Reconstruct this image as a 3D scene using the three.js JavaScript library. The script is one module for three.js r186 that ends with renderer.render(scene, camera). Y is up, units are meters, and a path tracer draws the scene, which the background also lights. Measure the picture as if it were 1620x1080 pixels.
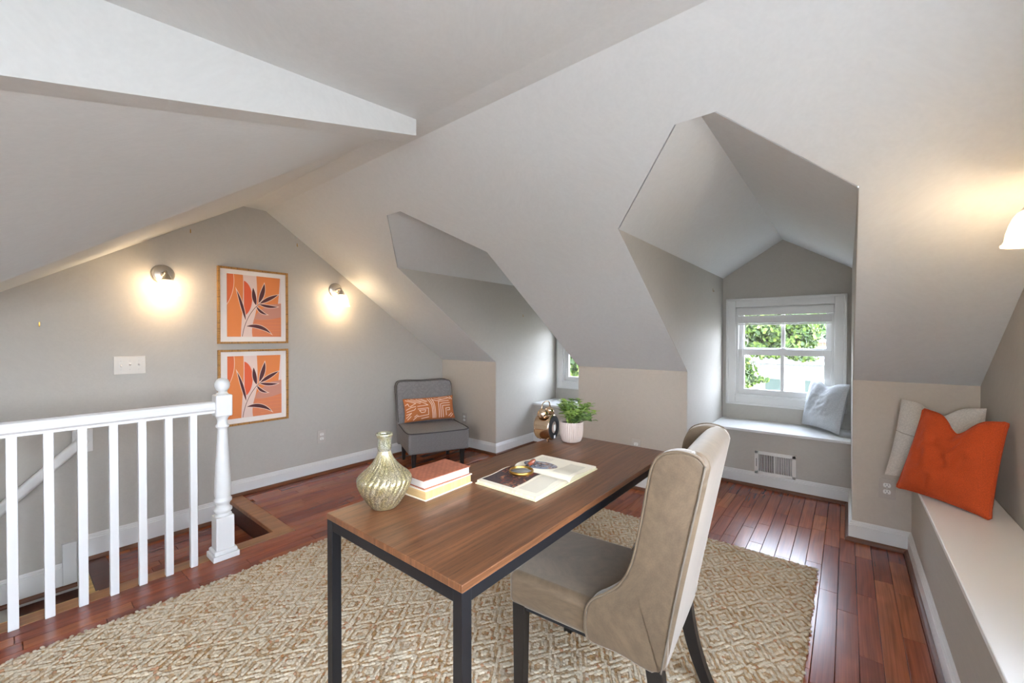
import * as THREE from 'three';
import { RoundedBoxGeometry } from 'three/addons/geometries/RoundedBoxGeometry.js';
import { mergeGeometries, mergeVertices, toCreasedNormals } from 'three/addons/utils/BufferGeometryUtils.js';
import { createNoise2D, createNoise3D } from 'simplex-noise';

// ---------------------------------------------------------------- camera, sky, sun, exposure
const scene = new THREE.Scene();
const camera = new THREE.PerspectiveCamera(2 * Math.atan(540 / 655.2) * 180 / Math.PI, 1620 / 1080, 0.05, 200);
camera.position.set(0, 1.29, 0);
camera.rotation.order = 'YXZ';
camera.rotation.y = 38.98 * Math.PI / 180;
camera.rotation.x = -Math.atan(6.5 / 655.2);
scene.add(camera);

const EXPOSURE = 1.95, SKY = 14, SUN = 8, SCONCE = 0.13;
{
  const W = 64, H = 64, d = new Float32Array(W * H * 4);
  for (let r = 0; r < H; r++) {
    const up = Math.sin(((r + 0.5) / H - 0.5) * Math.PI);
    const t = Math.max(0, up), g = up < 0;
    for (let c = 0; c < W; c++) {
      const k = (r * W + c) * 4;
      d[k] = g ? 0.25 : 0.88 - 0.2 * t; d[k + 1] = g ? 0.26 : 0.96 - 0.13 * t; d[k + 2] = g ? 0.28 : 1.1; d[k + 3] = 1;
    }
  }
  const t = new THREE.DataTexture(d, W, H, THREE.RGBAFormat, THREE.FloatType);
  t.mapping = THREE.EquirectangularReflectionMapping; t.magFilter = THREE.LinearFilter; t.minFilter = THREE.LinearFilter; t.needsUpdate = true;
  scene.background = t; scene.backgroundIntensity = SKY;
}
const sun = new THREE.DirectionalLight(0xfff1dc, SUN);
sun.position.set(-15, 20, -9); sun.target.position.set(-1, 0, -8); scene.add(sun, sun.target);
sun.castShadow = true; sun.shadow.radius = 2; sun.shadow.mapSize.set(2048, 2048);
Object.assign(sun.shadow.camera, { left: -24, right: 24, top: 24, bottom: -24, near: 1, far: 70 });

const renderer = new THREE.WebGLRenderer({ antialias: true });
renderer.toneMapping = THREE.LinearToneMapping;
renderer.toneMappingExposure = EXPOSURE;
renderer.shadowMap.enabled = true;

// ---------------------------------------------------------------- helpers
function rngOf(a) { return () => { a |= 0; a = a + 0x6D2B79F5 | 0; let t = Math.imul(a ^ a >>> 15, 1 | a); t = t + Math.imul(t ^ t >>> 7, 61 | t) ^ t; return ((t ^ t >>> 14) >>> 0) / 4294967296; }; }
const rnd = rngOf(7), noise2 = createNoise2D(rngOf(11)), noise3 = createNoise3D(rngOf(12));
const V = (x, y, z) => new THREE.Vector3(x, y, z);
const used = {};
function numbered(n) { used[n] = (used[n] ?? -1) + 1; return used[n] ? n + '_' + String(used[n]).padStart(3, '0') : n; }
function mesh(name, g, m, parent) { const o = new THREE.Mesh(g, m); o.name = name; o.castShadow = o.receiveShadow = true; (parent ?? scene).add(o); return o; }
function thing(name, label, category, pos = [0, 0, 0], ry = 0, group) {
  const o = new THREE.Group(); o.name = numbered(name); o.position.set(...pos); o.rotation.y = ry; o.userData = { label, category }; if (group) o.userData.group = group; scene.add(o); return o;
}
function structure(name) { const o = new THREE.Group(); o.name = name; o.userData = { kind: 'structure' }; scene.add(o); return o; }
function structMesh(name, g, m) { const o = mesh(name, g, m); o.userData = { kind: 'structure' }; return o; }
const box = (x0, x1, y0, y1, z0, z1) => { const g = new THREE.BoxGeometry(x1 - x0, y1 - y0, z1 - z0); g.translate((x0 + x1) / 2, (y0 + y1) / 2, (z0 + z1) / 2); return g; };
const rbox = (x0, x1, y0, y1, z0, z1, r = 0.003, s = 2) => { const g = new RoundedBoxGeometry(x1 - x0, y1 - y0, z1 - z0, s, r); g.translate((x0 + x1) / 2, (y0 + y1) / 2, (z0 + z1) / 2); return g; };
const merge = (list) => mergeGeometries(list.map((g) => { const h = g.index ? g.toNonIndexed() : g; for (const k of Object.keys(h.attributes)) if (!['position', 'normal', 'uv'].includes(k)) h.deleteAttribute(k); return h; }));
function scaleUV(g, su, sv) { const a = g.attributes.uv; for (let i = 0; i < a.count; i++) a.setXY(i, a.getX(i) * su, a.getY(i) * sv); return g; }
// uv in metres from the dominant axis
function boxUV(g, ox = 0, oy = 0) {
  if (g.index) g = g.toNonIndexed();
  const p = g.attributes.position, n = g.attributes.normal, uv = new Float32Array(p.count * 2);
  for (let i = 0; i < p.count; i++) {
    const ax = Math.abs(n.getX(i)), ay = Math.abs(n.getY(i)), az = Math.abs(n.getZ(i));
    let u, v; if (ay >= ax && ay >= az) { u = p.getX(i); v = p.getZ(i); } else if (ax >= az) { u = p.getY(i); v = p.getZ(i); } else { u = p.getX(i); v = p.getY(i); }
    uv[i * 2] = u + ox; uv[i * 2 + 1] = v + oy;
  }
  g.setAttribute('uv', new THREE.BufferAttribute(uv, 2)); return g;
}
// solid from a flat polygon (with holes) pushed along a vector; the room side is the polygon itself
function slab(pts, push, holes = []) {
  const P = pts.map((p) => V(...p)), o = P[0], D = V(...push);
  const n = V(0, 0, 0); for (let i = 0; i < P.length; i++) { const a = P[i], b = P[(i + 1) % P.length]; n.add(V((a.y - b.y) * (a.z + b.z), (a.z - b.z) * (a.x + b.x), (a.x - b.x) * (a.y + b.y))); }
  n.normalize(); if (n.dot(D) > 0) n.negate();
  let U = V(1, 0, 0); if (Math.abs(n.x) > 0.8) U = V(0, 0, 1); U.addScaledVector(n, -U.dot(n)).normalize(); const W = n.clone().cross(U);
  const to2 = (p) => { const q = p.clone().sub(o); return new THREE.Vector2(q.dot(U), q.dot(W)); };
  let C = P.map((p) => ({ p, q: to2(p) })); if (THREE.ShapeUtils.isClockWise(C.map((c) => c.q))) C.reverse();
  const Hs = holes.map((h) => { const c = h.map((p) => V(...p)).map((p) => ({ p, q: to2(p) })); if (!THREE.ShapeUtils.isClockWise(c.map((k) => k.q))) c.reverse(); return c; });
  const tri = THREE.ShapeUtils.triangulateShape(C.map((c) => c.q), Hs.map((h) => h.map((c) => c.q)));
  const all = [...C, ...Hs.flat()], pos = [], nor = [], uv = [];
  const put = (p, nn, u, v) => { pos.push(p.x, p.y, p.z); nor.push(nn.x, nn.y, nn.z); uv.push(u, v); };
  const back = n.clone().negate();
  for (const t of tri) { for (const i of t) put(all[i].p, n, all[i].q.x, all[i].q.y); for (const i of [t[0], t[2], t[1]]) put(all[i].p.clone().add(D), back, all[i].q.x, all[i].q.y); }
  for (const loop of [C, ...Hs]) for (let i = 0; i < loop.length; i++) {
    const a = loop[i].p, b = loop[(i + 1) % loop.length].p, a2 = a.clone().add(D), b2 = b.clone().add(D), L = a.distanceTo(b), T = D.length();
    const sn = b.clone().sub(a).cross(D).negate().normalize(); // outward for a counter-clockwise contour
    for (const [p, u, v] of [[a, 0, 0], [a2, 0, T], [b2, L, T], [a, 0, 0], [b2, L, T], [b, L, 0]]) put(p, sn.clone().negate(), u, v);
  }
  const g = new THREE.BufferGeometry();
  g.setAttribute('position', new THREE.Float32BufferAttribute(pos, 3)); g.setAttribute('normal', new THREE.Float32BufferAttribute(nor, 3)); g.setAttribute('uv', new THREE.Float32BufferAttribute(uv, 2));
  g.computeVertexNormals(); return g;
}
// profile [[out, up], ...] swept from A to B in plan; the mitres shift the ends by out * m
function moulding(prof, ax, az, bx, bz, nx, nz, y0, ma = 0, mb = 0) {
  const L = Math.hypot(bx - ax, bz - az), dx = (bx - ax) / L, dz = (bz - az) / L, pos = [], uv = [];
  const at = (k, e) => { const [o, u] = prof[k], s = e ? mb * o : -ma * o; return [(e ? bx : ax) + dx * s + nx * o, y0 + u, (e ? bz : az) + dz * s + nz * o]; };
  const N = prof.length; const flip = (dx * nz - dz * nx) > 0;
  const quad = (a, b, c, d, ua, ub) => { const q = flip ? [a, c, b, a, d, c] : [a, b, c, a, c, d]; for (const p of q) { pos.push(...p); uv.push(p === a || p === b ? ua : ub, p === a || p === d ? 0 : L); } };
  let run = 0;
  for (let k = 0; k < N; k++) { const j = (k + 1) % N, w = Math.hypot(prof[j][0] - prof[k][0], prof[j][1] - prof[k][1]); quad(at(k, 0), at(k, 1), at(j, 1), at(j, 0), run, run + w); run += w; }
  for (const e of [0, 1]) for (let k = 1; k < N - 1; k++) { const t = [at(0, e), at(k, e), at(k + 1, e)]; if ((e === 1) !== flip) t.reverse(); for (const p of t) { pos.push(...p); uv.push(p[0], p[1]); } }
  const g = new THREE.BufferGeometry(); g.setAttribute('position', new THREE.Float32BufferAttribute(pos, 3)); g.setAttribute('uv', new THREE.Float32BufferAttribute(uv, 2)); g.computeVertexNormals(); return g;
}
const lathe = (pts, seg = 40) => new THREE.LatheGeometry(pts.map(([r, y]) => new THREE.Vector2(r, y)), seg);
const tube = (pts, r, seg = 24, rs = 8, closed = false) => new THREE.TubeGeometry(new THREE.CatmullRomCurve3(pts.map((p) => p.isVector3 ? p : V(...p)), closed, 'centripetal'), seg, r, rs, closed);
// a grid surface f(u, v) -> [x, y, z]
function surface(f, nu, nv) {
  const pos = [], uv = [], idx = [];
  for (let j = 0; j <= nv; j++) for (let i = 0; i <= nu; i++) { pos.push(...f(i / nu, j / nv)); uv.push(i / nu, j / nv); }
  for (let j = 0; j < nv; j++) for (let i = 0; i < nu; i++) { const a = j * (nu + 1) + i, b = a + 1, c = a + nu + 1, d = c + 1; idx.push(a, b, d, a, d, c); }
  const g = new THREE.BufferGeometry(); g.setAttribute('position', new THREE.Float32BufferAttribute(pos, 3)); g.setAttribute('uv', new THREE.Float32BufferAttribute(uv, 2)); g.setIndex(idx); g.computeVertexNormals(); return g;
}

// ---------------------------------------------------------------- textures and materials
function dataTex(w, h, f, srgb = true, rep = [1, 1]) {
  const d = new Uint8Array(w * h * 4);
  for (let y = 0; y < h; y++) for (let x = 0; x < w; x++) { const c = f(x / w, y / h), k = (y * w + x) * 4; for (let i = 0; i < 3; i++) d[k + i] = Math.max(0, Math.min(255, Math.round((Array.isArray(c) ? c[i] : c) * 255))); d[k + 3] = 255; }
  const t = new THREE.DataTexture(d, w, h); t.wrapS = t.wrapT = THREE.RepeatWrapping; t.magFilter = THREE.LinearFilter; t.minFilter = THREE.LinearMipmapLinearFilter; t.generateMipmaps = true;
  if (srgb) t.colorSpace = THREE.SRGBColorSpace; t.repeat.set(...rep); t.needsUpdate = true; return t;
}
// noise that repeats over the unit square
const wrapN = (u, v, fu, fv, z = 0) => { const a = u * 2 * Math.PI, b = v * 2 * Math.PI; return noise3(Math.cos(a) * fu / 6.283 + Math.cos(b) * fv / 6.283 + z, Math.sin(a) * fu / 6.283 + 3.1 * z, Math.sin(b) * fv / 6.283 - z); };
const woodMap = dataTex(512, 512, (u, v) => {                       // u across the grain, v along it
  const w = wrapN(u, v, 3, 3, 1) * 0.5, a = wrapN(u + w * 0.03, v, 26, 2.2, 2), b = wrapN(u, v, 90, 3, 3), c = wrapN(u, v, 5, 2, 5);
  const ring = Math.sin((u * 9 + w * 1.6 + c * 0.5) * 6.283) * 0.5 + 0.5;
  const g = 0.86 + a * 0.07 + b * 0.06 - ring * 0.05 + c * 0.04; return [g, g * 0.985, g * 0.97];
});
const walnutMap = dataTex(512, 1024, (u, v) => {
  const w = wrapN(u, v, 2, 2, 4), a = wrapN(u + w * 0.02, v, 34, 2, 6), b = wrapN(u, v, 130, 5, 7), c = wrapN(u, v, 9, 1.4, 8);
  let g = 0.84 + a * 0.1 + b * 0.07 + c * 0.08 - (wrapN(u, v, 160, 10, 3) > 0.55 ? 0.16 : 0); return [g, g * 0.97, g * 0.93];
});
const clothMap = dataTex(256, 256, (u, v) => { const g = 0.9 + 0.06 * Math.sin(u * 6.283 * 48) * Math.sin(v * 6.283 * 48) + 0.07 * wrapN(u, v, 60, 60, 2) + 0.04 * wrapN(u, v, 9, 9, 1); return g; });
const clothBump = dataTex(256, 256, (u, v) => 0.5 + 0.3 * Math.sin(u * 6.283 * 48) * Math.sin(v * 6.283 * 48) + 0.2 * wrapN(u, v, 70, 70, 2), false);
const velvetMap = dataTex(512, 512, (u, v) => { const g = 0.9 + 0.05 * wrapN(u, v, 7, 5, 2) + 0.04 * wrapN(u, v, 18, 14, 3) + 0.03 * wrapN(u, v, 70, 70, 4); return g; });
const plasterBump = dataTex(256, 256, (u, v) => 0.5 + 0.25 * wrapN(u, v, 40, 40, 1) + 0.2 * wrapN(u, v, 90, 90, 2), false, [1.4, 1.4]);
const plasterMap = dataTex(256, 256, (u, v) => 0.985 + 0.006 * wrapN(u, v, 20, 20, 1) + 0.008 * wrapN(u, v, 60, 60, 4), true, [0.9, 0.9]);
const std = (color, roughness = 0.6, o = {}) => new THREE.MeshStandardMaterial({ color, roughness, ...o });
const phys = (color, roughness = 0.6, o = {}) => new THREE.MeshPhysicalMaterial({ color, roughness, ...o });
const paint = (c, r = 0.75) => std(c, r, { map: plasterMap, bumpMap: plasterBump, bumpScale: 0.0003 });
const M = {
  greige: paint('#bcb7ad'), kneePaint: paint('#c3b8a9'), white: paint('#dbdddb'), trim: std('#dcdbd7', 0.35), trimSoft: std('#eae7e1', 0.4),
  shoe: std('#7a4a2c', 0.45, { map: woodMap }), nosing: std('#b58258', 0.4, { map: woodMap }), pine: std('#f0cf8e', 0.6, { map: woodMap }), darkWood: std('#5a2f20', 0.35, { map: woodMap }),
  blackMetal: std('#1c1c1e', 0.45, { metalness: 0.35 }), walnut: phys('#84593c', 0.32, { map: walnutMap }), blackWood: std('#1b1715', 0.42),
  velvet: phys('#6f5b43', 0.6, { map: velvetMap, sheen: 1.8, sheenRoughness: 0.8, sheenColor: new THREE.Color('#d8d2c8') }), grey: phys('#918d8b', 0.95, { map: clothMap, bumpMap: clothBump, bumpScale: 0.001 }), greyPipe: std('#4a4745', 0.9),
  plastic: std('#e9e6e0', 0.4), ivory: std('#d6d0c4', 0.4), slot: std('#2a2622', 0.7), nickel: std('#cdc8c0', 0.36, { metalness: 1 }), brass: std('#b08a45', 0.3, { metalness: 1 }),
  glass: phys('#ffffff', 0.02, { transmission: 1, ior: 1.5, thickness: 0 }),
};

// ---------------------------------------------------------------- the room's numbers (metres; x right along the dormer wall, -z towards it)
const GX = -3.86, RX = 0.576, KZ = -3.412, KY = 1.02, RIDGE = 2.367, BZ = 1.7, CX = -1.66;
const SL = 0.68, slopeY = (z) => KY + SL * (z - KZ), slopeZ = (y) => KZ + (y - KY) / SL;
const D = [{ x0: -2.99, x1: -1.96, n: 1 }, { x0: -0.98, x1: 0.03, n: 2 }];     // the two dormers
const DB = -4.61, EAVE = 1.885, PEAK = 2.205, CLIP = 2.158, SEATZ = -4.11, SEATY = 0.49, DLX = -2.945, DLZ = -1.145;

// walls: far gable, right gable with its added windows, knee walls, dormers
structMesh('wall_left', slab([[GX, -1.9, -3.7], [GX, -1.9, 1.9], [GX, 2.6, 1.9], [GX, 2.6, -3.7]], [-0.14, 0, 0]), M.greige);
const RW = { n: 3, z0: -1.35, z1: 1.65, y0: 0.74, y1: 1.9 };             // unseen row of windows above the bench, added for its daylight
structMesh('wall_right', slab([[RX, -0.3, -3.7], [RX, -0.3, 1.9], [RX, 2.6, 1.9], [RX, 2.6, -3.7]], [0.14, 0, 0], [0, 1, 2].map((k) => { const a = RW.z0 + k, b = a + 0.92; return [[RX, RW.y0, a], [RX, RW.y1, a], [RX, RW.y1, b], [RX, RW.y0, b]]; })), M.greige);
for (const [i, [a, b]] of [[GX - 0.1, D[0].x0 - 0.003], [D[0].x1 + 0.003, D[1].x0 - 0.003], [D[1].x1 + 0.003, RX + 0.1]].entries())
  structMesh(i ? 'wall_back_00' + i : 'wall_back', slab([[a, -0.2, KZ], [b, -0.2, KZ], [b, KY + 0.005, KZ], [a, KY + 0.005, KZ]], [0, 0, -0.1]), M.kneePaint);
// main slope, notched for the dormers
{
  const p = (x, y) => [x, y, slopeZ(y)], e = 0.003, pts = [p(GX - 0.1, KY - 0.002), p(D[0].x0 - e, KY - 0.002)];
  for (const d of D) { const c = (d.x0 + d.x1) / 2; pts.push(p(d.x0 - e, EAVE), p(c - 0.078, CLIP), p(c + 0.078, CLIP), p(d.x1 + e, EAVE), p(d.x1 + e, KY - 0.002)); if (d.n === 1) pts.push(p(D[1].x0 - e, KY - 0.002)); }
  pts.push(p(RX + 0.1, KY - 0.002), p(RX + 0.1, RIDGE), p(GX - 0.1, RIDGE));
  structMesh('ceiling', slab(pts, [0, 0.1, -0.07]), M.white);
}
const F1 = slopeZ(RIDGE), F0 = -1.264, F0R = -1.32;                 // the narrow flat strip along the ridge
structMesh('ceiling_001', slab([[GX - 0.1, RIDGE, F1 - 0.02], [RX + 0.1, RIDGE, F1 - 0.02], [RX + 0.1, RIDGE, F0R + 0.02], [CX, RIDGE, F0R + 0.02], [CX, RIDGE, F0], [GX - 0.1, RIDGE, F0 + 0.005]], [0, 0.1, 0]), M.white);
// ceiling of the wide shed dormer over the camera
structMesh('ceiling_002', slab([[CX - 0.12, RIDGE, F0R], [RX + 0.1, RIDGE, F0R], [RX + 0.1, RIDGE - 0.1 * (BZ + 0.1 - F0R), BZ + 0.1], [CX - 0.12, RIDGE - 0.1 * (BZ + 0.1 - F0R), BZ + 0.1]], [0, 0.1, 0]), M.white);
// the cheek between the shed dormer and the lower stair ceiling, and the beam under it
const beamY = (z) => 2.286 - 0.26 * (z + 1.3), EZ = 0.82;
structMesh('wall_cheek', slab([[CX, RIDGE + 0.05, -1.3], [CX, beamY(-1.3), -1.3], [CX, beamY(EZ), EZ], [CX, -0.3, EZ], [CX, -0.3, BZ + 0.1], [CX, 2.4, BZ + 0.1]], [-0.1, 0, 0]), M.white);
{ // near slope beside the far gable, then the flatter panel up to the beam
  const L = (t) => [-1.89 - 1.17 * t, 2.367 - 0.823 * t, -1.3 + 1.3 * t], nearY = (z) => RIDGE - 0.652 * (z - F0), tE = (EZ + 0.1 + 1.3) / 1.3, E = L(tE);
  structMesh('ceiling_003', slab([[GX - 0.1, RIDGE, F0], [-1.89, RIDGE, F0], L(1.0 * 0 + 0.03), E, [GX - 0.1, nearY(EZ + 0.1), EZ + 0.1]], [0, 0.12, 0.06]), M.white);
  const panel = (up) => surface((u, v) => { const t = v * tE, l = L(t), z = -1.25 + (EZ + 0.1 + 1.25) * v, a = [CX - 0.095, beamY(z) + 0.004, z], k = up ? 1 - u : u; return [a[0] + (l[0] - a[0]) * k, a[1] + (l[1] - a[1]) * k + up, a[2] + (l[2] - a[2]) * k]; }, 12, 24);
  structMesh('ceiling_004', scaleUV(merge([panel(0), panel(0.07)]), 2, 2), M.white);
  structMesh('wall_stair', slab([[GX - 0.1, -1.9, EZ], [CX, -1.9, EZ], [CX, 2.1, EZ], [GX - 0.1, 2.1, EZ]], [0, 0, 0.1]), M.greige);
}
// wall behind the camera with one unseen window added to bring in daylight
const BW = [{ x: 0.09, n: 6 }];
structMesh('wall_front', slab([[CX - 0.1, -0.3, BZ], [RX + 0.1, -0.3, BZ], [RX + 0.1, 2.3, BZ], [CX - 0.1, 2.3, BZ]], [0, 0, 0.14], BW.map((w) => [[w.x - 0.42, 0.75, BZ], [w.x + 0.42, 0.75, BZ], [w.x + 0.42, 1.97, BZ], [w.x - 0.42, 1.97, BZ]])), M.greige);
// dormers: side walls, gabled ceilings, window walls, low wall under the seat
const WIN = { w: 0.775, y0: 0.715, y1: 1.585 };
for (const d of D) {
  const c = (d.x0 + d.x1) / 2, wx = d.n === 2 ? -0.4735 : c - 0.01, z0 = slopeZ(EAVE), sfx = d.n === 1 ? 'a' : 'b';
  for (const [s, x] of [[-1, d.x0], [1, d.x1]]) structMesh(numbered('wall_dormer'), slab([[x, -0.2, KZ - 0.004], [x, KY - 0.001, KZ - 0.004], [x, EAVE, z0 - 0.006], [x, EAVE, DB - 0.1], [x, -0.2, DB - 0.1]], [s * 0.1, 0, 0]), M.greige);
  for (const s of [-1, 1]) { const xe = s < 0 ? d.x0 : d.x1; structMesh(numbered('ceiling_dormer'), slab([[xe, EAVE, z0 - 0.006], [c, PEAK, slopeZ(PEAK) - 0.006], [c, PEAK, DB - 0.1], [xe, EAVE, DB - 0.1]], [0, 0.1, 0]), M.white); }
  structMesh(numbered('wall_dormer'), slab([[d.x0 - 0.1, -0.2, DB], [d.x1 + 0.1, -0.2, DB], [d.x1 + 0.1, EAVE + 0.08, DB], [c, PEAK + 0.1, DB], [d.x0 - 0.1, EAVE + 0.08, DB]], [0, 0, -0.16],
    [[[wx - WIN.w / 2, WIN.y0, DB], [wx + WIN.w / 2, WIN.y0, DB], [wx + WIN.w / 2, WIN.y1, DB], [wx - WIN.w / 2, WIN.y1, DB]]]), M.greige);
  structMesh(numbered('wall_seat'), box(d.x0, d.x1, -0.2, SEATY - 0.02, SEATZ - 0.06, SEATZ), M.greige);
  d.wx = wx;
}

// ---------------------------------------------------------------- floor: every plank in view is a piece of its own
const floor = structure('floor');
const plankTones = ['#a2512f', '#ad5a36', '#96482b', '#b5673f', '#a45532', '#8c4128', '#b06038', '#9a4c2d'].map((c) => phys(c, 0.24, { map: woodMap, ior: 1.55 }));
function plank(x0, x1, z0, z1, y = 0, h = 0.016, r = rnd) {
  const e = 0.0007, b = 0.0014; x0 += e; x1 -= e; z0 += e; z1 -= e;
  const T = [[x0 + b, y, z0 + b], [x1 - b, y, z0 + b], [x1 - b, y, z1 - b], [x0 + b, y, z1 - b]], Mi = [[x0, y - b, z0], [x1, y - b, z0], [x1, y - b, z1], [x0, y - b, z1]], B = Mi.map(([a, , c]) => [a, y - h, c]);
  const pos = [], uv = [], ou = r() * 5, ov = r() * 5;
  const q = (a, b2, c, d) => { for (const p of [a, d, c, a, c, b2]) { pos.push(...p); uv.push(ou + p[0] * 1.6, ov + p[2] * 0.8); } };
  q(...T); for (let i = 0; i < 4; i++) { const j = (i + 1) % 4; q(T[j], T[i], Mi[i], Mi[j]); q(Mi[j], Mi[i], B[i], B[j]); }
  const g = new THREE.BufferGeometry(); g.setAttribute('position', new THREE.Float32BufferAttribute(pos, 3)); g.setAttribute('uv', new THREE.Float32BufferAttribute(uv, 2)); g.computeVertexNormals(); return g;
}
const RUG = { x0: -2.57, x1: -0.12, z0: -2.83, z1: 0.22 };
{
  mesh('subfloor', merge([box(GX, DLX + 0.02, -0.2, -0.017, KZ - 1.2, DLZ - 0.01), box(DLX, RX, -0.2, -0.017, KZ - 1.2, BZ)]), std('#3a1a12', 0.8), floor);
  const W = 0.0745, hidden = plankTones.map(() => []), r = rngOf(21);
  for (let k = -14; k < 48; k++) {
    const x0 = Math.max(GX, -2.86 + k * W), x1 = Math.min(-2.86 + (k + 1) * W, RX - 0.27), xm = (x0 + x1) / 2; if (x1 - x0 < 0.004) continue;
    const inD = D.some((d) => x1 > d.x0 + 0.01 && x0 < d.x1 - 0.01), zs = inD ? SEATZ : KZ, ze = k < 0 ? DLZ - 0.09 : BZ;
    let z = zs - r() * 0.5;
    while (z < ze) {
      const L = 0.28 + r() * r() * 1.0, a = Math.max(z, zs), b = Math.min(z + L, ze); z += L; if (b - a < 0.03) continue;
      const t = Math.floor(r() * 8), under = xm > RUG.x0 + 0.04 && xm < RUG.x1 - 0.04 && a > RUG.z0 + 0.03;
      const g = plank(x0, x1, a, b, 0, 0.016, r);
      if (under || a > 0.0) hidden[t].push(g); else mesh('plank', g, plankTones[t], floor);
    }
  }
  hidden.forEach((h, t) => { if (h.length) mesh('plank_field', merge(h), plankTones[t], floor).userData = { kind: 'stuff' }; });
  // flush nosing round the stair opening
  mesh('nosing', boxUV(rbox(GX + 0.02, -2.861, -0.03, 0.001, DLZ - 0.09, DLZ + 0.012, 0.006)), M.nosing, floor);
  mesh('nosing', boxUV(rbox(DLX - 0.012, -2.861, -0.03, 0.001, DLZ - 0.001, EZ, 0.006)), M.nosing, floor);
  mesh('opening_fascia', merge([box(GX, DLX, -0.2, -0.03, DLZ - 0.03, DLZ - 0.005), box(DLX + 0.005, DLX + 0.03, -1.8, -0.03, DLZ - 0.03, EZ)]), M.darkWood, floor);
}

// ---------------------------------------------------------------- staircase behind the railing
{
  const t = thing('staircase', 'reddish wooden staircase landing stepping down behind the white railing', 'stairs', [0, 0, 0]), r = rngOf(5), LY = -0.165, LZ = -0.335;
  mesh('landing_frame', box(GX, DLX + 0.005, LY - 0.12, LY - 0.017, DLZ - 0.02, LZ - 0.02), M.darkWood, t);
  for (let k = 0; k < 13; k++) { const x0 = GX + k * 0.0745, x1 = Math.min(DLX, x0 + 0.0745); let z = DLZ; if (x1 - x0 < 0.01) continue; while (z < LZ - 0.1) { const L = 0.25 + r() * 0.5, b = Math.min(z + L, LZ - 0.095); mesh('plank', plank(x0, x1, z, b, LY, 0.016, r), plankTones[Math.floor(r() * 8)], t); z = b; } }
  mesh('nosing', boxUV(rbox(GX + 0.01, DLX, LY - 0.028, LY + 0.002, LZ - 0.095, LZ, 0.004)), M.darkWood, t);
  mesh('riser_strip', boxUV(box(GX + 0.16, DLX - 0.05, LY - 0.13, LY - 0.004, LZ + 0.001, LZ + 0.03)), M.pine, t);
  mesh('stringer', boxUV(rbox(DLX - 0.085, DLX - 0.014, -1.3, -0.028, LZ + 0.02, EZ, 0.004)), M.pine, t);
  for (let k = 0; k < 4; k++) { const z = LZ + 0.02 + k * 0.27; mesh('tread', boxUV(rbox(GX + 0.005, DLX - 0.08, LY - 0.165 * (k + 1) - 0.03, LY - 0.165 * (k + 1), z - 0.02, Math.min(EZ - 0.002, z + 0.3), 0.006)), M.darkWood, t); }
}

// ---------------------------------------------------------------- baseboards
const BASE = [[0, 0.02], [0.016, 0.02], [0.016, 0.098], [0.013, 0.101], [0.0125, 0.108], [0.0085, 0.113], [0.008, 0.119], [0.004, 0.126], [0, 0.126]];
const SHOE = [[0, 0], [0.034, 0], [0.033, 0.009], [0.029, 0.017], [0.022, 0.0225], [0.016, 0.024], [0, 0.024]];
const TALL = BASE.map(([o, u]) => [o, u > 0.05 ? u + 0.039 : u]);                 // the taller boards of the stair
function baseboard(name, runs, y = 0, prof = BASE) {
  const g = structure(name);
  for (const [ax, az, bx, bz, nx, nz, ma, mb, shoe = 1] of runs) { mesh('board', moulding(prof, ax, az, bx, bz, nx, nz, y, ma, mb), M.trim, g); if (shoe) mesh('shoe_moulding', moulding(SHOE, ax, az, bx, bz, nx, nz, y, ma, mb), M.shoe, g); }
}
const BX = 0.305;                                                   // face of the built-in bench
baseboard('baseboard_left', [[GX, KZ, GX, DLZ, 1, 0, -1, 0]]);
baseboard('baseboard_stair', [[GX, DLZ + 0.075, GX, -0.31, 1, 0, 0, 0]], -0.165, TALL);
baseboard('baseboard_stair_low', [[GX, -0.30, GX, EZ, 1, 0, 0, 0]], -0.305, TALL);
{ const g = structure('trim_1'); mesh('block', rbox(GX, GX + 0.019, -0.165, 0.075, -1.12, -1.06, 0.003), M.trim, g); mesh('riser_trim', rbox(GX, GX + 0.018, -0.3, -0.018, -0.3, -0.235, 0.005), M.trim, g); }
baseboard('baseboard_back', [[GX, KZ, D[0].x0, KZ, 0, 1, -1, 1], [D[0].x0, KZ, D[0].x0, SEATZ, 1, 0, 1, -1], [D[0].x0, SEATZ, D[0].x1, SEATZ, 0, 1, -1, -1], [D[0].x1, SEATZ, D[0].x1, KZ, -1, 0, -1, 1],
  [D[0].x1, KZ, D[1].x0, KZ, 0, 1, 1, 1], [D[1].x0, KZ, D[1].x0, SEATZ, 1, 0, 1, -1], [D[1].x0, SEATZ, D[1].x1, SEATZ, 0, 1, -1, -1], [D[1].x1, SEATZ, D[1].x1, KZ, -1, 0, -1, 1], [D[1].x1, KZ, BX, KZ, 0, 1, 1, -1]]);
baseboard('baseboard_right', [[BX, KZ, BX, 0.6, -1, 0, -1, 0]]);

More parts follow.
